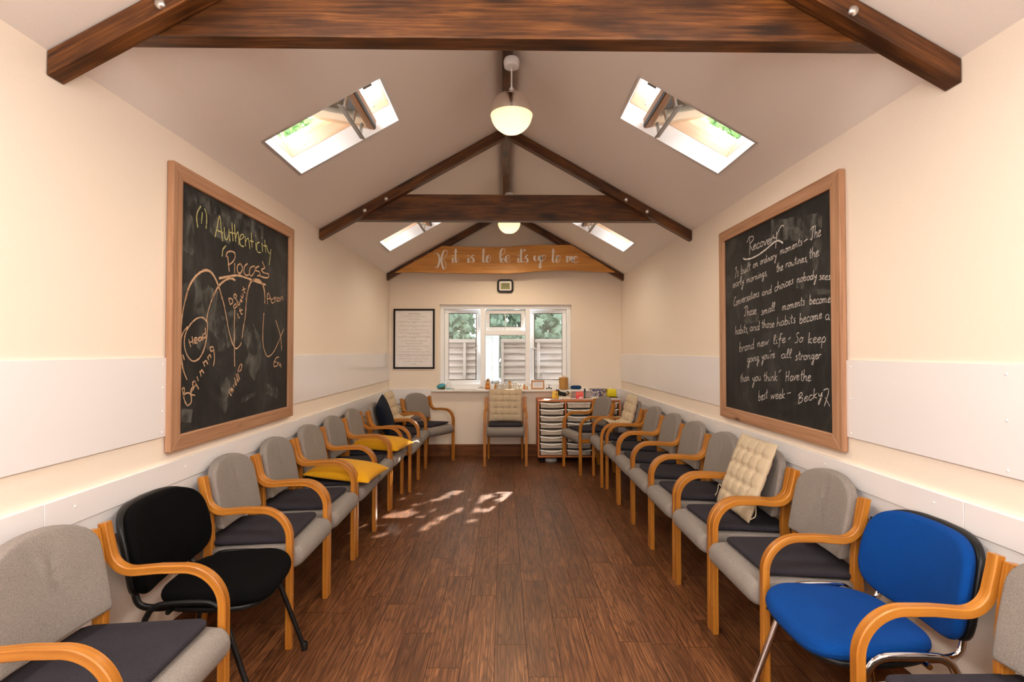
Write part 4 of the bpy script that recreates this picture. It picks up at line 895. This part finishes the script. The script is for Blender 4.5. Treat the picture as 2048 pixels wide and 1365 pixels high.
# ---------------------------------------------------------------- tray cabinet
def tray_cabinet():
    x0, x1, y0, y1, z0, z1 = .41, 1.41, 6.35, 6.775, .072, .76
    c = empty('tray_cabinet', (x0, y0, 0), 0, 'orange beech tray cabinet with putty plastic trays right of the window chair', 'cabinet')
    w, d = x1-x0, y1-y0; t = .018
    bx('top_panel', M['cabwood'], c, 0, w, 0, d, z1-t, z1, bevel=.0015)
    bx('bottom_panel', M['cabwood'], c, 0, w, 0, d, z0, z0+t, bevel=.0015)
    for nm, x in (('side_panel', 0), ('divider', (w-t)/3), ('divider', (w-t)*2/3), ('side_panel', w-t)): bx(nm, M['cabwood'], c, x, x+t, .001, d, z0+t, z1-t, axis='z', bevel=.001)
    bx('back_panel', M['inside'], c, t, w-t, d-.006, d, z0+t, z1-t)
    cw = (w-t)/3-t; pitch = (z1-t-z0-t)/8
    for k, x in ((0, .05), (1, w-.05)):
        for y in (.06, d-.06): MB().lathe([(.02, 0), (.024, .01), (.024, .04), (.012, .05), (.012, z0), (1e-5, z0)], 12, c=(x, y, 0)).build('castor', M['blackplastic'], c)
    proto = None
    for col in range(3):
        for r in range(8):
            zt = z1-t-.014-r*pitch; xc = t+cw/2+col*((w-t)/3)
            if proto is None:
                proto = empty('tray'); proto.parent = c
                a, b, h = cw/2-.008, cw/2-.020, .060
                mb = MB(); m = []
                # tapered open box: outside and inside skins
                for (ax, ay0, ay1, zz) in ((b, .022, d-.06, -h), (a-.006, .012, d-.03, 0)): m.append([(-ax, ay0, zz), (ax, ay0, zz), (ax, ay1, zz), (-ax, ay1, zz)])
                for (ax, ay0, ay1, zz) in ((b-.003, .025, d-.063, -h+.003), (a-.009, .015, d-.033, 0)): m.append([(-ax, ay0, zz), (ax, ay0, zz), (ax, ay1, zz), (-ax, ay1, zz)])
                vs = [p for q in m for p in q]
                fs = [(0, 1, 2, 3), (8, 9, 10, 11)]+[(i, (i+1) % 4, (i+1) % 4+4, i+4) for i in range(4)]+[(8+i, 8+(i+1) % 4, 12+(i+1) % 4, 12+i) for i in range(4)]+[(4+i, 4+(i+1) % 4, 12+(i+1) % 4, 12+i) for i in range(4)]
                mb.add(vs, fs)
                for sx in (-.55, .55): mb.box(sx*a-.002, sx*a+.002, .006, .018, -h+.004, -.006)
                mb.build('tray_body', M['tray'], proto, smooth=False)
                path = [(-a, .004, 0), (-a*.8, -.001, -.001), (-a*.5, -.009, -.008), (-a*.2, -.014, -.014), (0, -.015, -.015), (a*.2, -.014, -.014), (a*.5, -.009, -.008), (a*.8, -.001, -.001), (a, .004, 0)]
                sec = [(-.006, -.007), (.006, -.007), (.009, 0), (.006, .007), (-.006, .007), (-.009, 0)]
                MB().sweep(smooth_path(path, 4), (0, 1, 0), [(q*1.0, p*1.0) for q, p in [(.010, -.006), (.012, .0), (.010, .006), (-.010, .006), (-.012, .004), (-.012, -.004)]]).build('tray_lip', M['lip'], proto, sharp=60)
                mb = MB(); mb.box(-a, -a+.008, 0, d-.03, -.004, .004); mb.box(a-.008, a, 0, d-.03, -.004, .004); mb.build('rim', M['lip'], proto)
                o = proto
            elif (col, r) == (1, 0):
                # this tray sits back to front and shows its straight rear rim
                o = empty('tray'); o.parent = c
                for ch in proto.children:
                    if ch.name.startswith('tray_lip'): continue
                    q = ch.copy(); C.objects.link(q); q.parent = o
                MB().box(-a, a, -.002, .010, -.006, .006).build('rim', M['lip'], o, bevel=.002)
            else:
                o = proto.copy(); C.objects.link(o); o.parent = c
                for ch in proto.children: q = ch.copy(); C.objects.link(q); q.parent = o
            o.location = (xc, 0.004, zt)
    return c
tray_cabinet()
CT = .7605
# things on the cabinet
def one(name, mb, mat, label, cat, group=None, **k): return tag(mb.build(name, mat, None, **k), label, cat, group)
def sheet(x, y, z, w, h, rot, curl=.004, n=8):
    mb = MB(); c, s = math.cos(rot), math.sin(rot); vs = []
    for sg in (0, 1):
        for j in range(n+1):
            for i in range(n+1):
                a, b = (i/n-.5)*w, (j/n-.5)*h; zz = curl*abs(i/n-.5)**2*4*(1 if j > n/2 else .4)
                vs.append((x+a*c-b*s, y+a*s+b*c, z+zz+.0006*sg))
    k = (n+1)**2; fs = []
    for j in range(n):
        for i in range(n):
            q = j*(n+1)+i; fs += [(q, q+n+1, q+n+2, q+1), (k+q, k+q+1, k+q+n+2, k+q+n+1)]
    mb.add(vs, fs); return mb
one('paper_sheet', sheet(.60, 6.49, CT, .21, .15, .12, .008), M['paper'], 'loose white paper on the cabinet top before the yellow tin', 'paper', sharp=80)
one('paper_sheet', sheet(.98, 6.55, CT, .30, .16, -.05, .004), M['paper'], 'white paper under the patterned bowl on the cabinet top', 'paper', sharp=80)
tin = empty('tin_box', (.632, 6.50, CT+.0095), math.radians(-3), 'yellow square tin with red lettering on the cabinet top', 'tin')
MB().pad(rrect(.036, .03, .006, 3), .045, .003, lambda a, b, h: (a, b, .045+h)).build('body', plain('yellow enamel', (.72, .44, .02), .35), tin)
red = plain('red print', (.55, .03, .02), .5)
text_mesh('lettering', [('SALES', .004, .006, .045)], red, tin, lambda u, v, d: (u, -.0304, v), .016, bold=.0006)
MB().box(.008, .016, -.0306, -.0302, .035, .058).box(.006, .018, -.0306, -.0302, .06, .072).box(.005, .008, -.0306, -.0302, .03, .04).box(.015, .018, -.0306, -.0302, .028, .038).build('printed_figure', plain('brown print', (.12, .05, .03), .6), tin, smooth=False)
MB().lathe([(.006, -.0008), (.006, .0), (1e-5, 0)], 12, m=Matrix.Translation((.014, -.0302, .072)) @ Matrix.Rotation(PI/2, 4, 'X')).build('printed_spot', M['paper'], tin)
bk = empty('book', (.745, 6.55, CT), math.radians(2), 'thick white-paged book lying under the black cat figure', 'book')
bx('pages', plain('book pages', (.78, .74, .66), .8), bk, -.072, .070, -.05, .05, .003, .030)
mb = MB(); mb.box(-.075, .075, -.053, .053, 0, .003); mb.box(-.075, .075, -.053, .053, .030, .033); mb.box(.072, .075, -.053, .053, .003, .030); mb.build('cover', plain('ivory cover', (.70, .66, .58), .6), bk)
kb = empty('cardboard_box', (.775, 6.67, CT), 0, 'small brown cardboard box standing behind the book', 'box')
bx('carton', plain('kraft card', (.52, .40, .26), .8), kb, -.075, .075, -.04, .04, 0, .07, bevel=.002)
bx('flap', plain('white card', (.74, .70, .64), .8), kb, -.077, .077, -.042, .042, .0705, .085, bevel=.002)
# black cat figure lying on the book
mb = MB(); cz = CT+.0335
cat = empty('cat_figure', (.735, 6.53, cz), 0, 'black cat figure with curled tail lying on the white book', 'ornament')
mb.add([], [])
body = [(-.060, .050, .022), (-.045, .040, .026), (-.02, .032, .028), (.01, .026, .026), (.035, .022, .020)]
MB().tube(smooth_path([(a, 0, b) for a, b, c in body], 5), .020, 12, ry=.024).sphere((-.066, -.002, .060), .022, 10).build('body', M['blackplastic'], cat, sharp=80)
mb = MB()
for s in (-1, 1): mb.lathe([(.008, 0), (1e-5, .022)], 6, c=(-.068+s*.011, 0, .076))
mb.build('ear', M['blackplastic'], cat)
mb = MB()
for x in (-.055, -.03, .01, .03): mb.tube([(x, -.008, .03), (x-.006, -.014, .002)], .006, 6)
mb.build('paw', M['blackplastic'], cat)
MB().tube(smooth_path([(.03, -.01, .018), (.055, -.012, .022), (.068, -.012, .042), (.058, -.012, .060), (.044, -.012, .052)], 5), .006, 8).build('tail', M['blackplastic'], cat, sharp=80)
MB().sphere((-.088, -.008, .074), .008, 8).build('red_ball', red, cat)
pk = empty('card_packet', (.945, 6.56, CT+.0006), math.radians(-2), 'pink and red card packet with white marks on the cabinet top', 'packet')
mb = MB(); mb.box(-.047, .047, -.018, .018, 0, .088); mb.build('packet', plain('pink red card', (.70, .05, .07), .45), pk, bevel=.002)
MB().box(-.046, .046, -.0184, -.0181, .040, .087).build('upper_band', plain('coral print', (.74, .13, .10), .5), pk, smooth=False)
mb = MB()
for q in ((-.012, .001, .005, .018), (.006, .012, .005, .030), (.012, .024, .008, .022), (.027, .030, .005, .028), (.033, .036, .005, .028), (.039, .042, .005, .028)): mb.box(q[0], q[1], -.0188, -.0182, q[2], q[3])
mb.build('white_marks', M['paper'], pk, smooth=False)
gp = empty('marker_pen', (1.013, 6.585, CT+.0006), 0, 'dark green marker pen standing beside the pink packet', 'pen')
MB().lathe([(.009, 0), (.009, .085), (1e-5, .085)], 12).build('barrel', plain('dark green', (.03, .12, .08), .4), gp)
MB().lathe([(.010, .0855), (.010, .118), (.006, .125), (1e-5, .125)], 12).build('cap', M['blackplastic'], gp)
# china bowl
def china():
    m, nt, p = newmat('blue and white china'); p.inputs['Roughness'].default_value = .12
    n_ = noise(nt, vec(nt, (1, 1, 1), 'o'), 38, 4, .6); 
    nt.links.new(ramp(nt, n_, [(.47, (.80, .77, .72)), (.52, (.05, .08, .26))]), p.inputs['Base Color']); return m
bo = empty('china_bowl', (1.185, 6.60, CT+.0245), 0, 'blue and white patterned china bowl on the cabinet top', 'bowl')
MB().lathe([(.045, 0), (.052, .004), (.058, .012), (.085, .05), (.108, .085), (.112, .094), (.106, .094), (.080, .052), (.05, .016), (1e-5, .012)], 36).build('bowl', china(), bo, sharp=60)
MB().lathe([(.109, .0945), (.115, .094), (.117, .0975), (.108, .098)], 36).build('rim', plain('blue rim glaze', (.05, .06, .16), .2), bo)
tag(MB().box(1.09, 1.275, 6.54, 6.66, CT+.004, CT+.024).build('notebook', plain('cream notebook', (.74, .70, .62), .7), bevel=.002), 'cream notebook lying under the patterned bowl', 'book')
fd = empty('ring_binder', (1.345, 6.54, CT), math.radians(-3), 'black folder with white pages lying flat at the cabinet right end', 'folder')
bx('cover', M['blackplastic'], fd, -.062, .06, -.15, .16, .024, .028); bx('back_cover', M['blackplastic'], fd, -.062, .06, -.15, .16, 0, .003); bx('pages', M['paper'], fd, -.056, .058, -.148, .156, .003, .024)
yb = empty('tissue_bag', (1.34, 6.55, CT+.0285), 0, 'shiny yellow pack with white tissue showing on the black folder', 'bag')
yp = plain('glossy yellow film', (.75, .62, .01), .2)
MB().pad(rrect(.058, .045, .014, 4), .046, .012, lambda a, b, h: (a*(1+.03*math.sin(h*90)), b, .047+h+.003*math.sin(a*110)*(h > 0)), dome=.004, inner=4).build('pack', yp, yb, sharp=70)
MB().sphere((.0, -.005, .094), .016, 8, .6).build('tissue', M['paper'], yb); MB().sphere((.012, -.012, .097), .005, 6).build('black_tag', M['blackplastic'], yb)

# ---------------------------------------------------------------- window-sill ornaments
SY = 6.765
st = empty('painted_stone', (-.808, SY, SILL), 0, 'painted stone with blue sky and green field on the sill left end', 'ornament')
def stonemat():
    m, nt, p = newmat('painted pebble'); p.inputs['Roughness'].default_value = .35
    tc = N(nt, 'ShaderNodeTexCoord').outputs['Object']; sp = N(nt, 'ShaderNodeSeparateXYZ'); nt.links.new(tc, sp.inputs[0])
    nz = noise(nt, tc, 22, 3)
    v = math_(nt, 'ADD', sp.outputs['Z'], math_(nt, 'MULTIPLY', math_(nt, 'SUBTRACT', nz, .5), .02))
    c = ramp(nt, math_(nt, 'MULTIPLY', math_(nt, 'SUBTRACT', v, math_(nt, 'MULTIPLY', sp.outputs['X'], .35)), 10), [(.10, (.03, .03, .035)), (.13, (.05, .17, .03)), (.24, (.05, .17, .03)), (.27, (.16, .15, .15)), (.36, (.03, .33, .48)), (.62, (.05, .42, .58)), (.66, (.05, .045, .04))])
    nt.links.new(c, p.inputs['Base Color']); return m
MB().pad(superellipse(.055, .035, 2.4, 28), .034, .034, lambda a, b, h: (a, b, .034+h*(1-.35*(a/.055)*(-1))), dome=.004, inner=4).build('stone', stonemat(), st, sharp=80)
bd = empty('soap_dispenser', (-.712, SY, SILL), 0, 'white pump bottle with teal band beside the painted stone', 'bottle')
MB().pad(rrect(.029, .02, .008, 4), .046, .004, lambda a, b, h: (a, b, .047+h)).build('bottle', M['white'], bd)
MB().box(-.0285, .0285, -.0206, -.0202, .006, .018).box(-.027, .027, -.0206, -.0202, .082, .085).build('teal_band', plain('teal print', (.0, .38, .42), .4), bd, smooth=False)
MB().lathe([(.009, .093), (.009, .107), (.004, .108), (.004, .14), (1e-5, .14)], 10).tube([(0, 0, .138), (-.022, -.004, .135)], .004, 6).build('pump', M['white'], bd)
one('pebble', MB().pad(superellipse(.020, .013, 2.2, 20), .006, .006, lambda a, b, h: (-.655+a, SY-.01+b, SILL+.006+h), dome=.002), plain('grey pebble', (.40, .38, .35), .6), 'small flat grey pebble on the sill beside the pump bottle', 'stone', sharp=80)
one('paper_slip', sheet(-.47, SY-.01, SILL, .19, .07, .02, .005), M['paper'], 'curled white paper slip lying on the window sill', 'paper', sharp=80)
ti = empty('tiara_ornament', (-.292, SY, SILL), 0, 'small silver filigree ornament on the sill before the left mullion', 'ornament')
mb = MB()
for k in range(5):
    a = PI*(k+.5)/5; mb.tube(smooth_path([(-.034+.017*k, 0, .004), (-.034+.017*k-.006, 0, .012+.012*math.sin(a)), (-.034+.017*k, 0, .020+.018*math.sin(a)), (-.034+.017*k+.006, 0, .012+.012*math.sin(a)), (-.034+.017*k, 0, .004)], 4), .0022, 5)
mb.box(-.042, .042, -.008, .008, 0, .005); mb.build('filigree', M['nickel'], ti)
def doll(x, y, s, label, n=0):
    d = empty('nesting_doll', (x, y, SILL), 0, label, 'doll', 'painted wooden nesting dolls')
    d.scale = (s, s, s)
    MB().lathe([(.024, 0), (.030, .004), (.032, .03), (.030, .055), (.024, .078), (.0215, .086), (.0235, .098), (.0225, .112), (.014, .124), (1e-5, .129)], 24).build('body', dollm, d, sharp=70)
    MB().pad(superellipse(.013, .015, 2.2, 20), .0015, .0012, lambda a, b, h: (a, -.0205-h+.35*a*a*30*.05, .100+b)).build('face', plain('painted face', (.75, .55, .35), .4), d)
    mb = MB(); mb.pad(superellipse(.014, .006, 2, 16), .001, .0008, lambda a, b, h: (a, -.0222-h, .113+b)); mb.build('hair', M['blackplastic'], d)
    mb = MB()
    for q in ((-.009, .066), (.009, .066), (0, .056)): mb.pad(superellipse(.008, .007, 2, 12), .001, .0008, lambda a, b, h: (q[0]+a, -.0295-h+abs(q[0])*.25, q[1]+b))
    mb.build('flower', red, d); MB().lathe([(.0322, .008), (.0326, .014), (.0322, .020)], 24).build('red_band', red, d)
    return d
dollm = plain('gold painted wood', (.62, .30, .03), .25, var=.15, vs=40)
doll(-.210, SY, 1.0, 'tallest nesting doll with red flowers, left of the Family letters')
doll(-.105, SY+.035, .62, 'nesting doll peeping from behind the F of the Family letters')
doll(.075, SY+.035, .82, 'nesting doll with its head above the Family letters')
doll(.262, SY+.01, .5, 'small nesting doll at the right end of the Family letters')
doll(.297, SY+.0, .33, 'smallest nesting doll, beside the little framed card')
fl = empty('word_ornament', (.06, SY-.015, SILL), 0, 'grey wooden standing letters spelling Family on the window sill', 'ornament')
serif = plain('distressed grey wood', (.56, .50, .42), .7, var=.15, vs=60)
text_mesh('letters', [('Family', 0, .010, .325)], serif, fl, lambda u, v, d: (u, -d, v), .118, .008, bold=.0035)
bx('base', serif, fl, -.16, .165, -.010, .012, 0, .008, bevel=.002)
mb = MB()
for x in (-.158, -.120): mb.box(x-.012, x+.016, -.0075, .0075, .006 if x < -.13 else .05, .014 if x < -.13 else .058)
mb.box(-.158, -.135, -.0075, .0075, .088, .096); mb.build('serif', serif, fl, bevel=.002)
pf = empty('small_picture_frame', (.435, SY+.01, SILL), 0, 'little pine frame with a printed card on the window sill', 'picture frame')
mb = MB(); a, h, e = .085, .115, .017
T = Matrix.Rotation(math.radians(-8), 4, 'X')
for q in ((-a, a, 0, e), (-a, a, h-e, h), (-a, -a+e, e, h-e), (a-e, a, e, h-e)): mb.obox(T, q[0], q[1], -.010, .006, q[2], q[3])
mb.build('frame', plain('orange pine', (.48, .20, .05), .45), pf, bevel=.002)
mb = MB(); mb.obox(T, -a+e, a-e, -.003, .003, e, h-e); mb.build('card', M['paper'], pf, smooth=False)
text_mesh('printed_text', [('Grant me the serenity', 0, .082, .10), ('to accept the things', 0, .067, .09), ('I cannot change, the courage', 0, .052, .105), ('and wisdom', 0, .036, .06)], plain('blue print', (.12, .14, .35), .7), pf, lambda u, v, d: T @ Vector((u, -.0034, v)), .012)
sp = empty('anchor_figure', (.580, SY, SILL), 0, 'tiny black metal figure between the pine frame and the basket', 'ornament')
mb = MB(); mb.sphere((0, 0, .018), .012, 8)
for s in (-1, 1): mb.tube([(0, 0, .016), (s*.026, 0, .012)], .004, 6); mb.sphere((s*.028, 0, .010), .010, 8)
mb.build('body', M['blackmetal'], sp); MB().tube(smooth_path([(0, 0, .028), (-.003, 0, .05), (.008, 0, .062)], 4), .003, 6).tube([(.004, 0, .045), (.024, 0, .056)], .002, 5).build('upright', M['blackmetal'], sp)
# wicker basket
def wicker():
    m, nt, p = newmat('wicker'); p.inputs['Roughness'].default_value = .5
    w_ = N(nt, 'ShaderNodeTexWave', wave_type='BANDS', bands_direction='Z'); w_.inputs['Scale'].default_value = 60; w_.inputs['Distortion'].default_value = 3
    nt.links.new(vec(nt, (1, 1, 1), 'o'), w_.inputs['Vector'])
    nt.links.new(ramp(nt, w_.outputs['Fac'], [(.2, (.36, .16, .03)), (.8, (.66, .36, .09))]), p.inputs['Base Color']); bump(nt, p, w_.outputs['Fac'], .6, .003); return m
wk = wicker()
ba = empty('wicker_basket', (.765, SY-.012, SILL), 0, 'lidded cylindrical wicker basket on the sill right end', 'basket')
MB().lathe([(.052, 0), (.056, .006), (.058, .07), (.059, .138), (1e-5, .138)], 28).build('basket', wk, ba)
MB().lathe([(.061, .1385), (.063, .143), (.061, .149), (.05, .153), (1e-5, .155)], 28).build('lid', wk, ba)
MB().tube(smooth_path([(-.022, 0, .153), (-.018, 0, .166), (0, 0, .171), (.018, 0, .166), (.022, 0, .153)], 4), .007, 8).build('handle', M['skypine'], ba)
one('oval_cushion', MB().pad(superellipse(.072, .035, 2.1, 32), .022, .022, lambda a, b, h: (.925+a, SY+b-.01, SILL+.024+h), dome=.004), fabric('deep blue cloth', (.02, .07, .18), None, 200, .2), 'deep blue oval pincushion on the sill right of the basket', 'ornament', sharp=80)

# ---------------------------------------------------------------- small things about the room
so_ = empty('wall_socket', (XL, 3.04, .455), 0, 'white double wall socket low on the left wall', 'socket')
bx('face_plate', M['white'], so_, .0, .010, -.073, .073, -.043, .043, bevel=.003)
mb = MB()
for y in (-.037, .037): mb.box(.0098, .0106, y-.004, y+.004, .008, .016); mb.box(.0098, .0106, y-.016, y-.009, -.012, -.008); mb.box(.0098, .0106, y+.009, y+.016, -.012, -.008)
mb.build('pin_hole', M['blackplastic'], so_, smooth=False)
mb = MB(); mb.box(.0095, .013, -.02, -.009, .022, .036); mb.box(.0095, .013, .009, .02, .022, .036); mb.build('switch', M['white'], so_, bevel=.001)
wb_ = empty('waste_bin', (-1.30, 6.655, 0), 0, 'black mesh waste bin in the corner behind the turned armchair', 'bin')
MB().lathe([(.085, 0), (.09, .004), (.118, .52), (.121, .525), (.116, .525), (.088, .010), (1e-5, .010)], 32).build('mesh_body', fabric('black wire mesh', (.03, .03, .03), (.004, .004, .004), 260, .8), wb_)
MB().tube([(.120*math.cos(2*PI*k/28), .120*math.sin(2*PI*k/28), .527) for k in range(28)], .005, 6, side=(0, 0, 1), closed=True).build('rim', M['blackmetal'], wb_)
cr_ = empty('storage_crate', (1.385, 6.14, 0), 0, 'pale grey plastic crate between the tray cabinet and right wall', 'crate')
gp_ = plain('pale grey plastic', (.42, .43, .47), .35)
mb = MB(); mb.box(-.085, .11, -.17, .17, 0, .006); mb.box(-.085, -.079, -.17, .17, .006, .56); mb.box(.104, .11, -.17, .17, .006, .56); mb.box(-.079, .104, -.17, -.164, .006, .56); mb.box(-.079, .104, .164, .17, .006, .56)
mb.build('crate_body', gp_, cr_, bevel=.002)
mb = MB(); mb.box(-.095, .118, -.178, .178, .5605, .575); mb.build('lid', gp_, cr_, bevel=.004)
one('plastic_bag', MB().pad(superellipse(.075, .05, 2.3, 22), .02, .018, lambda a, b, h: (.575+a, 6.46+b, .021+h+.006*math.sin(a*120)*math.cos(b*90)), dome=.006, inner=4), plain('white polythene', (.36, .35, .34), .4), 'crumpled white bag on the floor under the tray cabinet', 'bag', sharp=80)

# ---------------------------------------------------------------- outside: fence, hedge, trees
YFN = 8.0
def fence(x0, x1, label, z1=1.535):
    f = empty('garden_fence', (x0, YFN, 0), 0, label, 'fence', 'overlapping larch fence panels')
    w = x1-x0; r = random.Random(int(x0*10)); mb = MB(); z = -.05; n = 0
    while z < z1-.10:
        h = .118+r.uniform(-.008, .008)
        seg = 10; top = [z+h+.0 for _ in range(seg+1)]; bot = [z+r.uniform(-.006, .006) for _ in range(seg+1)]
        vs = []
        for k in range(seg+1):
            x = w*k/seg
            vs += [(x, -.034, bot[k]), (x, -.016, bot[k]), (x, .010, top[k]), (x, .004, top[k])]
        fs = [(4*k+i, 4*k+(i+1) % 4, 4*k+4+(i+1) % 4, 4*k+4+i) for k in range(seg) for i in range(4)]+[(0, 1, 2, 3), (4*seg+3, 4*seg+2, 4*seg+1, 4*seg)]
        mb.add(vs, fs, g=[(p[0], p[1], p[2]) for p in vs]); z += .098
    mb.build('boards', M['fence'], f, sharp=30)
    for x in [0]+[q for q in (.55, 1.4) if q < w-.2]+[w-.045]: bx('batten', M['fence'], f, x, x+.045, -.06, -.030, 0, z1-.05, axis='z', bevel=.003)
    bx('cap_rail', M['fence'], f, 0, w, -.065, .03, z1-.05, z1, bevel=.004)
    return f
fence(-2.02, -.185, 'larch fence panel seen through the left casement')
fence(-.05, 1.785, 'larch fence panel seen through the right casement')
tag(bx('fence_post', M['post'], None, -.168, -.068, YFN-.06, YFN+.04, 0, 1.62, axis='z', bevel=.006), 'grey weathered fence post standing between the two panels', 'post')
gr, nt, pg = newmat('grass'); pg.inputs['Base Color'].default_value = (.16, .2, .08, 1); pg.inputs['Roughness'].default_value = 1
struct(tag(MB().add([(-14, 7.1, -.06), (14, 7.1, -.06), (14, 20, -.06), (-14, 20, -.06)], [(0, 1, 2, 3)]).build('ground', plain('dry grass', (.24, .23, .15), .95, var=.3, vs=6), smooth=False)), 'ground outside')
LOBE = [(0, -.55), (.10, -.40), (.42, -.46), (.30, -.22), (.60, -.02), (.36, .08), (.34, .34), (.16, .24), (0, .62), (-.16, .24), (-.34, .34), (-.36, .08), (-.60, -.02), (-.30, -.22), (-.42, -.46), (-.10, -.40)]
def leaf(V, Fc, c, size, nrm, spin, droop=.18):
    q = nrm.to_track_quat('Z', 'Y') @ Matrix.Rotation(spin, 3, 'Z').to_quaternion(); n = len(V)
    V.append(tuple(c+q @ Vector((0, 0, size*.04))))
    for a, b in LOBE: V.append(tuple(c+q @ Vector((a*size, b*size, -droop*size*(a*a+b*b)))))
    for k in range(16): Fc.append((n, n+1+k, n+1+(k+1) % 16))
def leaves(name, root, V, Fc, mat):
    me = bpy.data.meshes.new(name); me.from_pydata(V, [], Fc); me.materials.append(mat)
    o = bpy.data.objects.new(name, me); C.objects.link(o); o.parent = root
    o.matrix_parent_inverse = Matrix.Translation(root.location).inverted(); o['kind'] = 'stuff'; return o
# gaps in the foliage that let the sun reach the floor and seats: (x, y, z, along, across)
GAPS = [(-.169, 5.31, 0, .13, .055), (.085, 5.07, 0, .13, .06), (-.19, 4.90, 0, .08, .05), (-.02, 4.81, 0, .045, .04), (-.15, 4.53, 0, .075, .09), (-.51, 4.35, 0, .055, .065), (-.55, 4.905, 0, .085, .035), (-.47, 5.08, 0, .06, .025), (-.35, 5.30, 0, .05, .02),
        (-.94, 4.337, 0, .05, .04), (-.835, 4.292, 0, .07, .045), (-.764, 4.41, 0, .035, .03), (-.68, 4.205, 0, .085, .022), (-.63, 4.064, 0, .10, .035), (-.40, 4.50, 0, .045, .02), (-.95, 5.10, .40, .04, .02), (-.96, 4.93, .36, .03, .02)]
SX, SY_ = SUN.x/SUN.y, SUN.z/SUN.y
GAPS = [(a, b, c, d*.64, e*.62) for a, b, c, d, e in GAPS]
def blocks_gap(c, size):
    for gx, gy, gz, al, ac in GAPS:
        t = c.y-gy; dx = c.x-(gx+SX*t); dz = c.z-(gz+SY_*t)      # offset in the upright plane through the leaf
        # along the sun's run on the floor one metre shows as SY_ metres of height
        A = abs(dz)/SY_; B = abs(dx+dz/SY_*0)
        if (A/(al+size*.55))**2+(B/(ac+size*.42))**2 < 1: return True
    return False
def hedge(x0, x1, label, seed):
    h = empty('sycamore_bush', ((x0+x1)/2, 9.2, 0), 0, label, 'bush', 'sycamore bushes behind the fence'); r = random.Random(seed); V, Fc = [], []
    for layer, (yy, size, cnt) in enumerate(((8.75, .17, 170), (9.05, .17, 230), (9.35, .18, 340), (9.65, .19, 380))):
        for k in range(int(cnt*(x1-x0))):
            c = Vector((r.uniform(x0, x1), yy+r.uniform(-.16, .16), r.uniform(.9, 4.15 if layer else 3.0))); s = size*r.uniform(.55, 1.2)
            if c.x > -.4 and blocks_gap(c, s): continue
            nv = Vector((r.uniform(-.7, .7), -1, r.uniform(-.2, 1.0))).normalized()
            leaf(V, Fc, c, s, nv, PI+r.uniform(-.9, .9))
    leaves('foliage', h, V, Fc, M['leaf'])
    mb = MB()
    for k in range(3):
        x = x0+(x1-x0)*(k+.5)/3-(x0+x1)/2; mb.tube(smooth_path([(x, 0, 0), (x+r.uniform(-.1, .1), .05, 1.2), (x+r.uniform(-.2, .2), 0, 2.6)], 4), .03, 7)
    mb.build('stem', M['bark'], h)
hedge(-3.0, -.56, 'sycamore bush behind the fence, seen through the left casement', 11)
hedge(-.36, 1.02, 'sycamore bush behind the fence post, seen through the middle window light', 12)
hedge(1.2, 3.0, 'sycamore bush behind the fence, seen through the right casement', 13)
def tree(x, y, label, clumps, seed, size=.2, mat='leaf2'):
    t = empty('tree', (x, y, 0), 0, label, 'tree', 'trees beyond the fence'); r = random.Random(seed); V, Fc = [], []
    mb = MB(); mb.tube(smooth_path([(0, 0, 0), (.05, .1, 1.5), (0, .15, 3.2)], 5), .11, 9)
    for (cx, cy, cz, rx, ry, rz_, n) in clumps:
        mb.tube(smooth_path([(0, .15, 3.0), ((cx-x)*.5, (cy-y)*.5+.2, (3.2+cz)/2+.2), (cx-x, cy-y+.1, cz)], 5), .035, 6)
        for k in range(n):
            while True:
                u = Vector((r.uniform(-1, 1), r.uniform(-1, 1), r.uniform(-1, 1)))
                if u.length < 1: break
            leaf(V, Fc, Vector((cx+u.x*rx, cy+u.y*ry, cz+u.z*rz_)), size*r.uniform(.6, 1.2), Vector((r.uniform(-.8, .8), -1, r.uniform(-.6, .8))).normalized(), PI+r.uniform(-1, 1))
    leaves('foliage', t, V, Fc, M[mat]); mb.build('trunk', M['bark'], t)
def shade(px, py, pz, Y): return (px+SX*(Y-py), Y, pz+SY_*(Y-py))
cl = []  # unseen leaf clumps added where they block sun aimed at each roof window
for (ax, ay) in ((-.957, 3.0), (-.957, 5.55), (1.01, 2.95), (1.01, 5.5)):
    q = shade(ax, ay, 2.66, 10.0); cl.append((q[0], q[1], q[2], .62, .5, .50, 330))
tree(1.6, 10.2, 'unseen tall tree added beyond the fence to keep sun off the roof windows', cl, 21, .22)
tree(-4.6, 10.2, 'leafy tree to the left, seen through the nearer left roof window', [(-3.95, 9.6, 5.15, .9, .5, .6, 420), (-4.7, 9.8, 4.7, .9, .6, .8, 260)], 22, .15)
tree(5.0, 10.2, 'leafy tree to the right, seen through the nearer right roof window', [(4.15, 9.6, 5.2, .8, .5, .55, 420), (4.9, 9.8, 4.6, .9, .6, .8, 260)], 23, .15)
